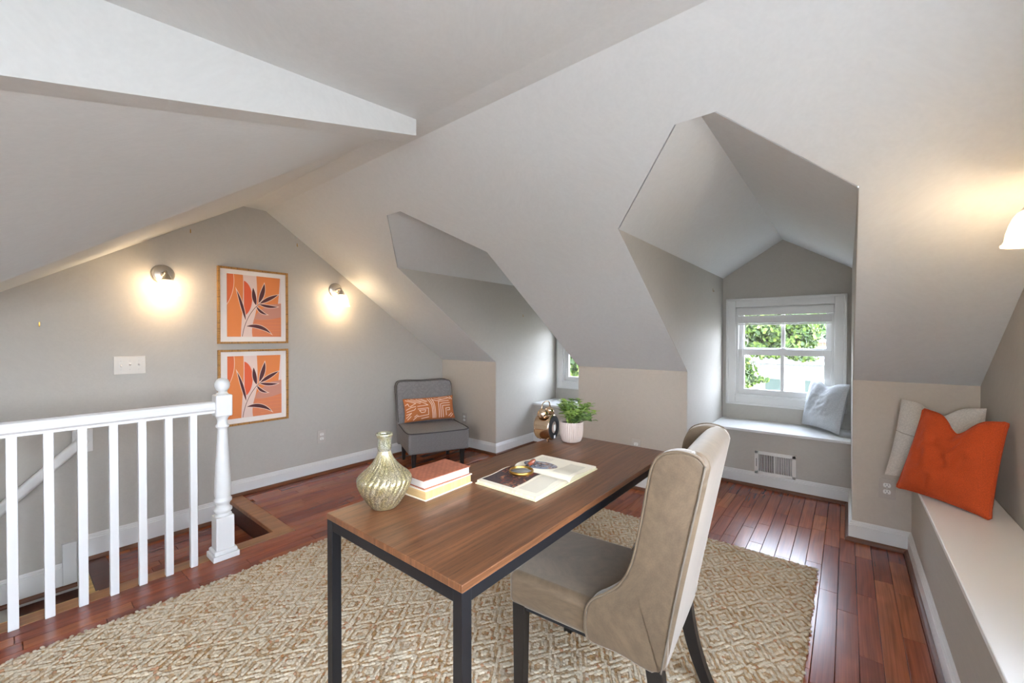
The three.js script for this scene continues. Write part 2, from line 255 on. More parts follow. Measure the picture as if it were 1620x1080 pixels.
// ---------------------------------------------------------------- windows
function makeWindow(n, pos, ry, w, y0, y1, casing = true) {       // local: x along the wall, z towards the room, origin on the wall's face
  const g = structure('window_' + n); g.position.set(...pos); g.rotation.y = ry; const h = w / 2, c = 0.085, T = 0.13;
  if (casing) for (const [a, b, d, e] of [[-h - c, -h, y0 - c, y1 + c], [h, h + c, y0 - c, y1 + c], [-h, h, y1, y1 + c], [-h, h, y0 - c, y0]]) {
    const o = mesh('casing', rbox(a, b, d, e, 0, 0.018, 0.004), M.trim, g);
    const vert = b - a < c + 0.01; mesh('bead', vert ? rbox(a < 0 ? a : b - 0.022, a < 0 ? a + 0.022 : b, d, e, 0.016, 0.026, 0.004) : rbox(a - (1) * c, b + c, d > y0 ? e - 0.022 : d, d > y0 ? e : d + 0.022, 0.016, 0.026, 0.004), M.trim, o);
  }
  mesh('jamb', merge([box(-h - 0.002, -h + 0.02, y0, y1, -T, 0.002), box(h - 0.02, h + 0.002, y0, y1, -T, 0.002), box(-h, h, y1 - 0.02, y1 + 0.002, -T, 0.002)]), M.trim, g);
  mesh('sill', rbox(-h, h, y0 - 0.005, y0 + 0.018, -T, 0.004, 0.003), M.trim, g);
  const mid = y0 + (y1 - y0) * 0.495, hw = h - 0.02;
  const sash = (name, a, b, z, st, bot, top) => {
    const s = mesh(name, merge([rbox(-hw, -hw + st, a, b, z, z + 0.032, 0.003), rbox(hw - st, hw, a, b, z, z + 0.032, 0.003), rbox(-hw + st - 0.002, hw - st + 0.002, a, a + bot, z, z + 0.032, 0.003), rbox(-hw + st - 0.002, hw - st + 0.002, b - top, b, z, z + 0.032, 0.003)]), M.trim, g);
    mesh('muntin', rbox(-0.015, 0.015, a + bot - 0.002, b - top + 0.002, z + 0.002, z + 0.028, 0.004), M.trim, s);
    mesh('pane', box(-hw + st - 0.004, hw - st + 0.004, a + bot - 0.004, b - top + 0.004, z + 0.014, z + 0.017), M.glass, s);
    return s;
  };
  sash('upper_sash', mid + 0.002, y1 - 0.02, -0.085, 0.042, 0.04, 0.045);
  const lo = sash('lower_sash', y0 + 0.018, mid + 0.03, -0.05, 0.052, 0.052, 0.058);
  mesh('sash_lock', merge([rbox(-0.03, 0.03, mid + 0.03, mid + 0.037, -0.045, -0.022, 0.003), lathe([[0, 0], [0.009, 0], [0.009, 0.012], [0, 0.014]], 12).translate(0, mid + 0.036, -0.033), rbox(0, 0.03, mid + 0.04, mid + 0.047, -0.038, -0.028, 0.003)]), M.trim, lo);
  return g;
}
for (const d of D) makeWindow(d.n, [d.wx, 0, DB], 0, WIN.w, WIN.y0, WIN.y1);
for (let k = 0; k < 3; k++) makeWindow(3 + k, [RX, 0, RW.z0 + k + 0.46], -Math.PI / 2, 0.92, RW.y0, RW.y1, false);  // added right-wall windows, out of view, letting in more daylight
for (const w of BW) makeWindow(w.n, [w.x, 0, BZ], Math.PI, 0.84, 0.75, 1.97, false);  // added window behind the camera, out of view
// raised blinds
const slatMat = std('#e4e3e0', 0.5);
for (const d of D) {
  const t = thing('window_blind', d.n === 1 ? 'raised white mini blind at the window of the far left dormer' : 'raised white mini blind under its headrail in the right dormer window', 'blind', [d.wx, WIN.y1 - 0.022, DB - 0.02], 0, 'raised window blinds');
  mesh('headrail', rbox(-0.365, 0.365, -0.043, 0.0, -0.012, 0.03, 0.004), slatMat, t);
  mesh('valance', rbox(-0.38, 0.38, -0.058, 0.012, 0.03, 0.037, 0.003), M.trim, t);
  for (let k = 0; k < 14; k++) { const y = -0.066 - k * 0.0052; mesh('slat', box(-0.37, 0.37, y - 0.0023, y + 0.0023, -0.012 + 0.002 * Math.sin(k * 2.1), 0.016 + 0.002 * Math.sin(k * 1.3)), slatMat, t); }
  mesh('bottom_rail', rbox(-0.37, 0.37, -0.152, -0.139, -0.012, 0.016, 0.003), slatMat, t);
  for (const x of [-0.28, 0.28]) mesh('ladder_cord', new THREE.CylinderGeometry(0.0015, 0.0015, 0.11, 6).translate(x, -0.095, 0.019), slatMat, t);
  mesh('pull_cord', tube([[0.3, -0.05, 0.024], [0.302, -0.35, 0.024], [0.301, -0.62, 0.024]], 0.0012, 12, 5), slatMat, t);
  mesh('tilt_wand', new THREE.CylinderGeometry(0.003, 0.003, 0.4, 8).translate(-0.33, -0.26, 0.026), slatMat, t);
}
// window seats and the bench along the right wall
for (const d of D) {
  const t = thing('bench_ledge', d.n === 1 ? 'white seat board under the window of the far left dormer' : 'white seat board under the window of the right dormer with a pillow on it', 'bench');
  mesh('seat_board', rbox(d.x0 + 0.001, d.x1 - 0.001, SEATY - 0.022, SEATY, DB + 0.001, SEATZ + 0.018, 0.004), M.trim, t);
}
{
  const t = thing('wall_bench', 'long built-in bench with white top and grey front along right wall', 'bench');
  mesh('seat_board', rbox(BX - 0.012, RX - 0.001, SEATY - 0.022, SEATY, KZ + 0.001, 0.6, 0.004), M.trimSoft, t);
  mesh('front_panel', box(BX, BX + 0.03, 0, SEATY - 0.022, KZ + 0.001, 0.6), M.greige, t);
  mesh('end_panel', box(BX, RX - 0.001, 0, SEATY - 0.022, 0.57, 0.6), M.greige, t);
}

// ---------------------------------------------------------------- railing
{
  const NX = -2.86, NZ = -0.82, t = thing('stair_railing', 'white balustrade with turned newel post and square balusters beside the stairs', 'railing', [NX, 0, NZ]);
  const H = mesh('newel_post', merge([rbox(-0.066, 0.066, 0, 0.032, -0.066, 0.066, 0.004), rbox(-0.058, 0.058, 0.03, 0.056, -0.058, 0.058, 0.01, 3), rbox(-0.046, 0.046, 0.05, 0.245, -0.046, 0.046, 0.006),
    lathe([[0.0, 0.235], [0.043, 0.24], [0.044, 0.25], [0.036, 0.256], [0.038, 0.262], [0.046, 0.272], [0.046, 0.284], [0.036, 0.293], [0.033, 0.304], [0.036, 0.315], [0.045, 0.325], [0.0455, 0.338], [0.038, 0.347], [0.041, 0.358], [0.0425, 0.38], [0.041, 0.43], [0.036, 0.54], [0.029, 0.66], [0.0245, 0.745], [0.025, 0.757], [0.034, 0.764], [0.034, 0.774], [0.026, 0.782], [0.025, 0.8], [0.029, 0.815], [0.037, 0.826], [0.037, 0.836], [0, 0.84]], 48),
    rbox(-0.042, 0.042, 0.828, 0.955, -0.042, 0.042, 0.009, 3)]), M.trim, t);
  mesh('finial', lathe([[0, 0.95], [0.034, 0.953], [0.03, 0.961], [0.02, 0.968], [0.02, 0.974], [0.027, 0.979], [0.035, 0.99], [0.039, 1.006], [0.038, 1.022], [0.031, 1.038], [0.018, 1.049], [0, 1.052]], 40), M.trim, H);
  const RAIL = [[-0.018, 0], [0.018, 0], [0.018, 0.012], [0.031, 0.022], [0.033, 0.036], [0.029, 0.046], [0.026, 0.05], [0.022, 0.06], [0.008, 0.067], [-0.008, 0.067], [-0.022, 0.06], [-0.026, 0.05], [-0.029, 0.046], [-0.033, 0.036], [-0.031, 0.022], [-0.018, 0.012]];
  mesh('handrail', moulding(RAIL, 0, 0.04, 0, EZ - NZ, 1, 0, 0.852), M.trim, t);
  for (let k = 0; k < 13; k++) mesh('baluster', rbox(-0.0165, 0.0165, 0, 0.858, -0.0165, 0.0165, 0.0025).translate(0.001, 0, 0.82 - 0.678 + k * 0.1085), M.trim, t);
}
{
  const t = thing('wall_handrail', 'white sloping handrail on square wall block going down the stairs', 'handrail', [GX, 0.62, -0.33]);
  mesh('wall_block', rbox(0, 0.022, -0.074, 0.074, -0.048, 0.048, 0.004), M.trim, t);
  const g = new RoundedBoxGeometry(0.045, 0.06, 1.75, 3, 0.018); g.translate(0, 0, 0.86); g.rotateX(0.785); g.translate(0.055, 0.01, 0.0); mesh('rail', g, M.trim, t);
}

// ---------------------------------------------------------------- wall fittings
function sconce(label, pos, ry) {
  const t = thing('wall_sconce', label, 'wall lamp', pos, ry, 'bell glass wall sconces');  // local z out of the wall; origin at the plate's centre
  mesh('backplate', lathe([[0, 0.024], [0.02, 0.024], [0.03, 0.02], [0.048, 0.018], [0.052, 0.013], [0.058, 0.012], [0.066, 0.008], [0.07, 0.0], [0, 0]], 48).rotateX(Math.PI / 2), M.nickel, t);
  mesh('arm', merge([tube([[0, 0, 0.015], [0, 0.008, 0.05], [0, 0.012, 0.085], [0, -0.004, 0.108], [0, -0.03, 0.115]], 0.0085, 24, 10), lathe([[0, 0], [0.016, 0], [0.018, 0.006], [0.012, 0.018], [0, 0.02]], 24).rotateX(Math.PI / 2).translate(0, 0, 0.02)]), M.nickel, t);
  mesh('socket_cup', lathe([[0, 0.012], [0.012, 0.012], [0.018, 0.004], [0.024, -0.012], [0.036, -0.03], [0.037, -0.038], [0, -0.036]], 32).translate(0, -0.022, 0.115), M.nickel, t);
  const sh = mesh('lamp_shade', lathe([[0.031, -0.046], [0.038, -0.052], [0.047, -0.067], [0.056, -0.09], [0.063, -0.118], [0.066, -0.14], [0.07, -0.149], [0.0745, -0.153], [0.074, -0.158], [0.07, -0.157], [0.063, -0.142], [0.06, -0.118], [0.053, -0.09], [0.044, -0.068], [0.035, -0.054], [0.03, -0.049]], 48).translate(0, 0, 0.115),
    phys('#fff6e6', 0.9, { transmission: 0.3, thickness: 0, emissive: '#fff0d8', emissiveIntensity: 0.6 }), t);
  const b = mesh('bulb', new THREE.SphereGeometry(0.024, 20, 14).scale(1, 1.25, 1).translate(0, -0.095, 0.115), std('#fff4dd', 0.5, { emissive: '#ffe2b0', emissiveIntensity: 6 }), t);
  const l = new THREE.PointLight('#ffe4c0', SCONCE); l.name = 'bulb_light'; l.position.set(0, -0.095, 0.115); l.castShadow = true; l.shadow.radius = 1.2; t.add(l);
}
sconce('lit bell-glass wall sconce left of the two leaf prints', [GX, 1.745, -0.745], Math.PI / 2);
sconce('lit bell-glass wall sconce right of the leaf prints under the slope', [GX, 1.745, -2.05], Math.PI / 2);
sconce('lit bell-glass wall sconce cut by the right edge above the orange pillow', [RX, 1.742, -2.06], -Math.PI / 2);

function outlet(label, pos, ry, plateMat) {
  const t = thing('wall_outlet', label, 'outlet', pos, ry, 'duplex wall outlets');
  mesh('cover_plate', rbox(-0.039, 0.039, -0.062, 0.062, 0, 0.006, 0.003), plateMat, t);
  for (const s of [1, -1]) {
    const sh = new THREE.Shape(); sh.absarc(0, 0, 0.0172, -0.75, 0.75); sh.absarc(0, 0, 0.0172, Math.PI - 0.75, Math.PI + 0.75);
    const r = mesh('receptacle', new THREE.ExtrudeGeometry(sh, { depth: 0.003, bevelEnabled: true, bevelSize: 0.0008, bevelThickness: 0.0008, bevelSegments: 1, curveSegments: 10 }).translate(0, s * 0.02, 0.005), M.plastic, t);
    mesh('slot', merge([box(-0.0075, -0.0055, 0.0, 0.008, 0.0085, 0.0095), box(0.0055, 0.0075, 0.0, 0.009, 0.0085, 0.0095), new THREE.CylinderGeometry(0.0026, 0.0026, 0.001, 10).rotateX(Math.PI / 2).translate(0, -0.008, 0.009)]).translate(0, s * 0.02, 0), M.slot, r);
  }
  mesh('screw', lathe([[0, 0.001], [0.003, 0.0005], [0.0034, 0]], 12).rotateX(Math.PI / 2).translate(0, 0, 0.006), M.nickel, t);
}
outlet('wall outlet low on the far gable wall left of the grey chair', [GX, 0.355, -1.905], Math.PI / 2, paint('#c2bab0', 0.5));
outlet('wall outlet on the short wall right of the grey chair', [-3.475, 0.345, KZ], 0, paint('#b5aa9d', 0.5));
outlet('wall outlet half hidden behind the far edge of the desk', [-1.395, 0.36, KZ], 0, paint('#c4bbaf', 0.5));
outlet('wall outlet below the cream pillow at the right bench', [0.195, 0.365, KZ], 0, paint('#bdb2a5', 0.5));
{
  const t = thing('switch_plate', 'beige triple toggle light switch plate on the far gable wall', 'light switch', [GX, 1.098, -0.563], Math.PI / 2);
  mesh('cover_plate', rbox(-0.083, 0.083, -0.062, 0.062, 0, 0.009, 0.004, 3), M.ivory, t);
  for (const [k, x] of [-0.046, 0, 0.046].entries()) {
    mesh('toggle', rbox(-0.0045, 0.0045, -0.005, 0.005, -0.004, 0.018, 0.002).rotateX(k ? -0.5 : 0.5).translate(x, 0.002, 0.008), M.plastic, t);
    for (const y of [-0.03, 0.03]) mesh('screw', lathe([[0, 0.001], [0.0025, 0.0005], [0.003, 0]], 10).rotateX(Math.PI / 2).translate(x, y, 0.009), M.nickel, t);
  }
}
for (const [label, pos, ry] of [['small brass picture hook low on the gable wall near left edge', [GX, 1.372, -0.152], Math.PI / 2], ['small brass hook high on the gable wall above the left sconce', [GX, 2.094, -0.91], Math.PI / 2], ['small brass hook high on the gable wall beside the slope', [GX, 2.124, -1.69], Math.PI / 2],
  ['small brass hook on the left wall of the right dormer', [D[1].x0, 1.735, -4.2], Math.PI / 2], ['small brass hook on the left wall of the far dormer', [D[0].x0, 1.55, -3.9], Math.PI / 2]]) {
  const t = thing('wall_hook', label, 'hook', pos, ry, 'picture hooks left in the walls');
  mesh('strap', rbox(-0.003, 0.003, -0.014, 0.012, 0, 0.002, 0.0008, 1), M.brass, t);
  mesh('prong', tube([[0, -0.012, 0.001], [0, -0.017, 0.005], [0, -0.014, 0.01], [0, -0.007, 0.011]], 0.0016, 10, 6), M.brass, t);
}
{
  const t = thing('wall_register', 'white louvred metal air register in the wall under the dormer seat', 'air vent', [-0.469, 0.213, SEATZ]);
  const W = 0.148, H = 0.1;
  mesh('frame', merge([rbox(-W, W, H - 0.028, H, 0, 0.009, 0.003), rbox(-W, W, -H, -H + 0.028, 0, 0.009, 0.003), rbox(-W, -W + 0.028, -H, H, 0, 0.009, 0.003), rbox(W - 0.028, W, -H, H, 0, 0.009, 0.003), rbox(-0.006, 0.006, -H + 0.02, H - 0.02, 0, 0.008, 0.002)]), M.trimSoft, t);
  mesh('duct', box(-W + 0.02, W - 0.02, -H + 0.02, H - 0.02, 0.0002, 0.001), std('#55524d', 0.9), t);
  for (const s of [-1, 1]) for (let k = 0; k < 9; k++) mesh('louver', box(-0.0042, 0.0042, -H + 0.026, H - 0.026, -0.0006, 0.0006).rotateY(s * 0.75).translate(s * (0.0135 + k * 0.0124), 0, 0.0045), M.trimSoft, t);
  mesh('lever', rbox(-W + 0.011, -W + 0.016, -0.035, 0.035, 0.008, 0.012, 0.001, 1), std('#77736c', 0.6), t);
}

// ---------------------------------------------------------------- the two framed prints
function canvasTex(w, h, draw) { const c = document.createElement('canvas'); c.width = w; c.height = h; draw(c.getContext('2d'), w, h); const t = new THREE.CanvasTexture(c); t.colorSpace = THREE.SRGBColorSpace; t.anisotropy = 8; return t; }
const artTex = canvasTex(800, 980, (c, w, h) => {
  const P = (f) => { c.beginPath(); f(); c.closePath(); c.fill(); };
  c.fillStyle = '#e8894a'; c.fillRect(0, 0, w, h);
  c.fillStyle = '#e2703f'; P(() => { c.moveTo(0, 0); c.lineTo(90, 0); c.bezierCurveTo(120, 200, 60, 360, 0, 480); });
  c.strokeStyle = '#f4cdb0'; c.lineWidth = 9; c.beginPath(); c.moveTo(92, 0); c.bezierCurveTo(118, 200, 66, 360, 0, 480); c.stroke();
  c.fillStyle = '#ecd0c2'; P(() => { c.moveTo(225, 0); c.lineTo(420, 0); c.bezierCurveTo(440, 330, 430, 560, 380, 700); c.bezierCurveTo(350, 820, 345, 900, 360, 980); c.lineTo(190, 980); c.bezierCurveTo(200, 700, 240, 360, 225, 0); });
  c.fillStyle = '#e8653c'; P(() => { c.moveTo(238, 90); c.bezierCurveTo(390, 150, 400, 520, 255, 640); c.lineTo(238, 560); });
  c.fillStyle = '#cf8f7a'; P(() => { c.moveTo(800, 430); c.lineTo(640, 440); c.bezierCurveTo(520, 520, 440, 560, 405, 640); c.bezierCurveTo(350, 800, 350, 900, 365, 980); c.lineTo(800, 980); });
  c.fillStyle = '#e5824f'; c.globalAlpha = 0.75; P(() => { c.moveTo(800, 650); c.bezierCurveTo(640, 690, 560, 720, 400, 700); c.bezierCurveTo(345, 800, 350, 900, 365, 980); c.lineTo(800, 980); }); c.globalAlpha = 0.35; for (let k = 0; k < 9; k++) { c.fillStyle = k % 2 ? '#d98b6d' : '#ee9a63'; c.fillRect(400 + k * 9, 690 + k * 30, 400 - k * 9, 10); } c.globalAlpha = 1;
  c.fillStyle = '#eed9cf'; P(() => { c.moveTo(800, 0); c.lineTo(800, 420); c.lineTo(752, 425); c.bezierCurveTo(770, 250, 780, 120, 785, 0); });
  // the branch
  const leaf = (x0, y0, x1, y1, wd, bend = 0) => {
    const dx = x1 - x0, dy = y1 - y0, L = Math.hypot(dx, dy), nx = -dy / L, ny = dx / L;
    const path = () => { c.beginPath(); c.moveTo(x0, y0); c.bezierCurveTo(x0 + dx * 0.3 + nx * (wd + bend), y0 + dy * 0.3 + ny * (wd + bend), x0 + dx * 0.7 + nx * (wd * 0.8 + bend), y0 + dy * 0.7 + ny * (wd * 0.8 + bend), x1, y1); c.bezierCurveTo(x0 + dx * 0.7 - nx * (wd * 0.6 - bend), y0 + dy * 0.7 - ny * (wd * 0.6 - bend), x0 + dx * 0.3 - nx * (wd - bend), y0 + dy * 0.3 - ny * (wd - bend), x0, y0); c.closePath(); };
    path(); c.strokeStyle = '#f6d9c6'; c.lineWidth = 16; c.stroke(); c.fillStyle = '#57292a'; path(); c.fill();
  };
  c.strokeStyle = '#f6d9c6'; c.lineWidth = 20; const stem = () => { c.beginPath(); c.moveTo(212, 975); c.bezierCurveTo(240, 760, 330, 560, 470, 440); c.stroke(); }; stem();
  leaf(262, 720, 135, 250, 30, 10); leaf(415, 470, 372, 190, 46, -14); leaf(455, 430, 540, 110, 50, 14); leaf(470, 440, 755, 275, 44, -8); leaf(460, 450, 745, 480, 34, 18); leaf(420, 490, 580, 615, 30, 30); leaf(268, 815, 640, 930, 44, -70);
  c.strokeStyle = '#57292a'; c.lineWidth = 8; stem();
});
const bambooMap = dataTex(512, 64, (u, v) => { const s = Math.floor(u * 60), k = Math.abs(Math.sin(s * 127.1) * 43758.5) % 1, b = 0.82 + 0.16 * wrapN(u, v, 60, 6, 3) - (k > 0.72 ? 0.3 * (k - 0.5) : 0); return [b, b * 0.93, b * 0.8]; });
const bamboo = std('#d3a561', 0.5, { map: bambooMap });
{
  const t = thing('framed_print', 'bamboo framed orange leaf print, upper one of the pair', 'picture', [GX, 1.546, -1.336], Math.PI / 2, 'framed orange leaf prints');
  const W = 0.262, H = 0.307, f = 0.016, dp = 0.032;
  for (const [a, b, c, d] of [[-W, W, H - f, H], [-W, W, -H, -H + f]]) mesh('frame_rail', scaleUV(rbox(a, b, c, d, 0.002, dp, 0.002), 1, 1), bamboo, t);
  for (const [a, b, c, d] of [[-W, -W + f, -H + f, H - f], [W - f, W, -H + f, H - f]]) { const g = rbox(c, d, a, b, 0.002, dp, 0.002); g.rotateZ(Math.PI / 2); g.translate(a + b, 0, 0); mesh('frame_rail', g, bamboo, t); }
  mesh('mat_board', box(-W + f, W - f, -H + f, H - f, 0.004, 0.016), std('#f1e8de', 0.8), t);
  const pr = new THREE.PlaneGeometry(0.406, 0.506); pr.translate(0.005, 0.002, 0.0167); mesh('print', pr, std('#ffffff', 0.7, { map: artTex }), t);
  const t2 = t.clone(); t2.name = numbered('framed_print'); t2.position.y = 0.883; t2.userData.label = 'bamboo framed orange leaf print, lower one behind the newel post'; scene.add(t2);
}

// ---------------------------------------------------------------- rug: backing and thousands of chunky stitches
{
  const t = thing('area_rug', 'large chunky woven jute rug with diamond pattern under the desk', 'rug', [(RUG.x0 + RUG.x1) / 2, 0, (RUG.z0 + RUG.z1) / 2]);
  const W = RUG.x1 - RUG.x0, L = RUG.z1 - RUG.z0;
  mesh('backing', rbox(-W / 2, W / 2, 0.0005, 0.007, -L / 2, L / 2, 0.003), std('#9c7a50', 1), t);
  const px = 0.0128, pz = 0.0104, nx = Math.floor(W / px), nz = Math.floor(L / pz), r = rngOf(33);
  const g = new THREE.SphereGeometry(1, 8, 5);
  const im = new THREE.InstancedMesh(g, std('#ffffff', 0.95), nx * nz); im.name = 'weave'; im.userData = { kind: 'stuff' }; im.castShadow = im.receiveShadow = true;
  const m = new THREE.Matrix4(), q = new THREE.Quaternion(), e = new THREE.Euler(), cream = new THREE.Color('#c6b79e'), tan = new THREE.Color('#9b7442'), rust = new THREE.Color('#a5683a'), c = new THREE.Color();
  let k = 0;
  for (let j = 0; j < nz; j++) for (let i = 0; i < nx; i++) {
    const x = -W / 2 + (i + 0.5 + (j % 2) * 0.5) * px + (r() - 0.5) * 0.003, z = -L / 2 + (j + 0.5) * pz + (r() - 0.5) * 0.002;
    const du = Math.abs(((x / 0.14 + 40) % 1) - 0.5) * 2, dv = Math.abs(((z / 0.17 + 40) % 1) - 0.5) * 2, ring = ((du + dv) * 2.0) % 1, up = ring < 0.5 ? 1 : 0;
    const n = noise2(x * 3, z * 3) * 0.5 + noise2(x * 16, z * 16) * 0.5;
    c.copy(cream).lerp(tan, Math.max(0, Math.min(1, 0.36 + (up ? -0.26 : 0.3) + n * 0.3 + (r() - 0.5) * 0.4))); if (r() < 0.03) c.lerp(rust, 0.7); c.multiplyScalar(0.82 + r() * 0.24);
    e.set((r() - 0.5) * 0.4, (((x / 0.14 + 40) % 1) < 0.5 ? 1 : -1) * (((z / 0.17 + 40) % 1) < 0.5 ? 1 : -1) * 0.75 + (r() - 0.5) * 0.4, (r() - 0.5) * 0.4); q.setFromEuler(e);
    const edge = i < 1 || i > nx - 2;
    m.compose(V(x + (edge ? (r() - 0.5) * 0.012 : 0), 0.0075 + up * 0.0035 + r() * 0.0012, z), q, V(0.0088 + r() * 0.0014, 0.0048 + r() * 0.001, 0.0062 + r() * 0.001)); im.setMatrixAt(k, m); im.setColorAt(k, c); k++;
  }
  t.add(im);
}

// ---------------------------------------------------------------- desk
{
  const X0 = -1.243, X1 = -0.648, Z0 = -1.98, Z1 = -0.628, Y = 0.75, t = thing('desk', 'walnut topped writing desk with black square metal legs on the rug', 'desk', [(X0 + X1) / 2, 0.0, (Z0 + Z1) / 2]);
  const w = (X1 - X0) / 2, l = (Z1 - Z0) / 2, s = 0.03;
  const top = boxUV(rbox(-w, w, Y - 0.019, Y, -l, l, 0.0025)); scaleUV(top, 1.6, 0.75); mesh('tabletop', top, M.walnut, t);
  for (const a of [-1, 1]) for (const b of [-1, 1]) mesh('leg', rbox(a > 0 ? w - s - 0.001 : -w + 0.001, a > 0 ? w - 0.001 : -w + s + 0.001, 0.012, Y - 0.019, b > 0 ? l - s - 0.001 : -l + 0.001, b > 0 ? l - 0.001 : -l + s + 0.001, 0.002), M.blackMetal, t);
  for (const b of [-1, 1]) mesh('rail', rbox(-w + s, w - s, Y - 0.049, Y - 0.019, b > 0 ? l - s : -l + 0.002, b > 0 ? l - 0.002 : -l + s, 0.002), M.blackMetal, t);
  for (const a of [-1, 1]) mesh('rail', rbox(a > 0 ? w - s : -w + 0.002, a > 0 ? w - 0.002 : -w + s, Y - 0.049, Y - 0.019, -l + s, l - s, 0.002), M.blackMetal, t);
}
const DY = 0.7505;

// ---------------------------------------------------------------- dining chair with winged back (local x = forward)
{
  const th = Math.PI - 4.43 * Math.PI / 180, fw = V(-0.997, 0, 0.0773), sd = V(-0.0773, 0, -0.997);
  const org = V(-0.406, 0, -1.172).addScaledVector(sd, 0.23);
  const t = thing('dining_chair', 'beige velvet winged dining chair with dark tapered legs at the desk', 'chair', [org.x, 0.0, org.z], Math.atan2(-fw.z, fw.x));
  const W = 0.23, seat = new RoundedBoxGeometry(0.515, 0.118, 0.43, 8, 0.028); { const p = seat.attributes.position; for (let i = 0; i < p.count; i++) { const x = p.getX(i), y = p.getY(i), z = p.getZ(i); if (y > 0) p.setY(i, y + 0.034 * (1 - Math.pow(Math.abs(x) / 0.26, 2.5)) * (1 - Math.pow(Math.abs(z) / 0.217, 2.5))); else if (y < -0.03) p.setY(i, y); } seat.computeVertexNormals(); seat.translate(0.285, 0.388, 0); }
  mesh('seat', seat, M.velvet, t);
  const pip = (pts, name = 'piping', parent = t, m = M.velvet, r = 0.004) => mesh(name, tube(pts, r, 60, 6), m, parent);
  // side wings
  const outline = [[0.0, 0.33], [0.13, 0.334], [0.222, 0.336], [0.232, 0.36], [0.234, 0.39], [0.228, 0.441], [0.208, 0.473], [0.17, 0.503], [0.129, 0.541], [0.101, 0.585], [0.082, 0.637], [0.068, 0.702], [0.053, 0.781], [0.04, 0.859], [0.027, 0.92], [0.008, 0.953], [-0.025, 0.97], [-0.06, 0.974], [-0.098, 0.964], [-0.113, 0.945], [-0.099, 0.866], [-0.08, 0.771], [-0.047, 0.605], [-0.02, 0.45]];
  const shape = new THREE.Shape(); { const b = 0.009, cx = 0.03, cy = 0.6; const pts = outline.map(([x, y]) => new THREE.Vector2(x, y)); const cu = new THREE.CatmullRomCurve3(pts.map((p) => V(p.x, p.y, 0)), true, 'centripetal', 0.5).getPoints(96); cu.forEach((p, i) => { const q0 = cu[(i + 1) % cu.length], q1 = cu[(i - 1 + cu.length) % cu.length], T = V(q0.x - q1.x, q0.y - q1.y, 0).normalize(); const x = p.x - T.y * b, y = p.y + T.x * b; i ? shape.lineTo(x, y) : shape.moveTo(x, y); }); }
  for (const s of [1, -1]) {
    const g = toCreasedNormals(new THREE.ExtrudeGeometry(shape, { depth: 0.03, bevelEnabled: true, bevelThickness: 0.012, bevelSize: 0.009, bevelSegments: 4, curveSegments: 8 }).translate(0, 0, s > 0 ? W - 0.042 : -W + 0.012), 0.7);
    scaleUV(g, 2.2, 2.2); const w = mesh('wing', g, M.velvet, t);
    pip(outline.slice(0, 20).map(([x, y]) => [x, y, s * (W - 0.003)]).slice(2), 'piping', w, M.velvet, 0.0035);
    mesh('seam', tube(outline.slice(19).concat([[0.0, 0.335]]).map(([x, y]) => [x - 0.001, y, s * (W + 0.0005)]), 0.003, 30, 6), std('#6d6355', 0.9), w);
  }
  // upholstered back between the wings
  const back = surface((u, v) => { // v around the section, u across
    const z = (u - 0.5) * 2 * (W - 0.004), n = 26, a = v * 1.0; let x, y;
    const rear = (y2) => -0.0 - 0.118 * Math.pow((y2 - 0.33) / 0.62, 1.05), crown = 0.012 * (1 - Math.pow((u - 0.5) * 2, 2));
    if (a < 0.44) { y = 0.332 + (0.93 - 0.332) * (a / 0.44); x = rear(y) - 0.008; }
    else if (a < 0.56) { const p = (a - 0.44) / 0.12 * Math.PI, rr = 0.042; y = 0.93 + Math.sin(p) * rr; x = rear(0.93) - 0.008 + rr - Math.cos(p) * rr; }
    else { y = 0.93 - (0.93 - 0.4) * ((a - 0.56) / 0.44); x = rear(y) + 0.08 + crown; }
    const w = Math.max(0, Math.abs(u - 0.5) * 2 - 0.93) / 0.07, tuck = 0.03 * w * w; return [x + (a < 0.5 ? tuck : -tuck), y + (a > 0.4 && a < 0.6 ? crown * 0.4 - tuck : 0), z];
  }, 24, 70);
  scaleUV(back, 1, 2.4); mesh('back_panel', back, M.velvet, t);
  for (const s of [1, -1]) {
    const leg = new THREE.Shape(); leg.moveTo(0.475, 0.34); leg.lineTo(0.52, 0.34); leg.lineTo(0.514, 0.012); leg.lineTo(0.482, 0.012);
    mesh('leg', new THREE.ExtrudeGeometry(leg, { depth: 0.036, bevelEnabled: true, bevelSize: 0.002, bevelThickness: 0.002, bevelSegments: 1 }).translate(0, 0, s > 0 ? W - 0.055 : -W + 0.019), M.blackWood, t);
    const rl = new THREE.Shape(); rl.moveTo(0.005, 0.36); rl.bezierCurveTo(-0.002, 0.24, -0.03, 0.11, -0.085, 0.012); rl.lineTo(-0.053, 0.012); rl.bezierCurveTo(0.0, 0.1, 0.04, 0.23, 0.05, 0.36);
    mesh('leg', new THREE.ExtrudeGeometry(rl, { depth: 0.034, bevelEnabled: true, bevelSize: 0.002, bevelThickness: 0.002, bevelSegments: 1, curveSegments: 14 }).translate(0, 0, s > 0 ? W - 0.05 : -W + 0.016), M.blackWood, t);
  }
  mesh('dust_cover', box(0.03, 0.5, 0.322, 0.33, -W + 0.03, W - 0.03), std('#1d1b1a', 0.9), t);
}

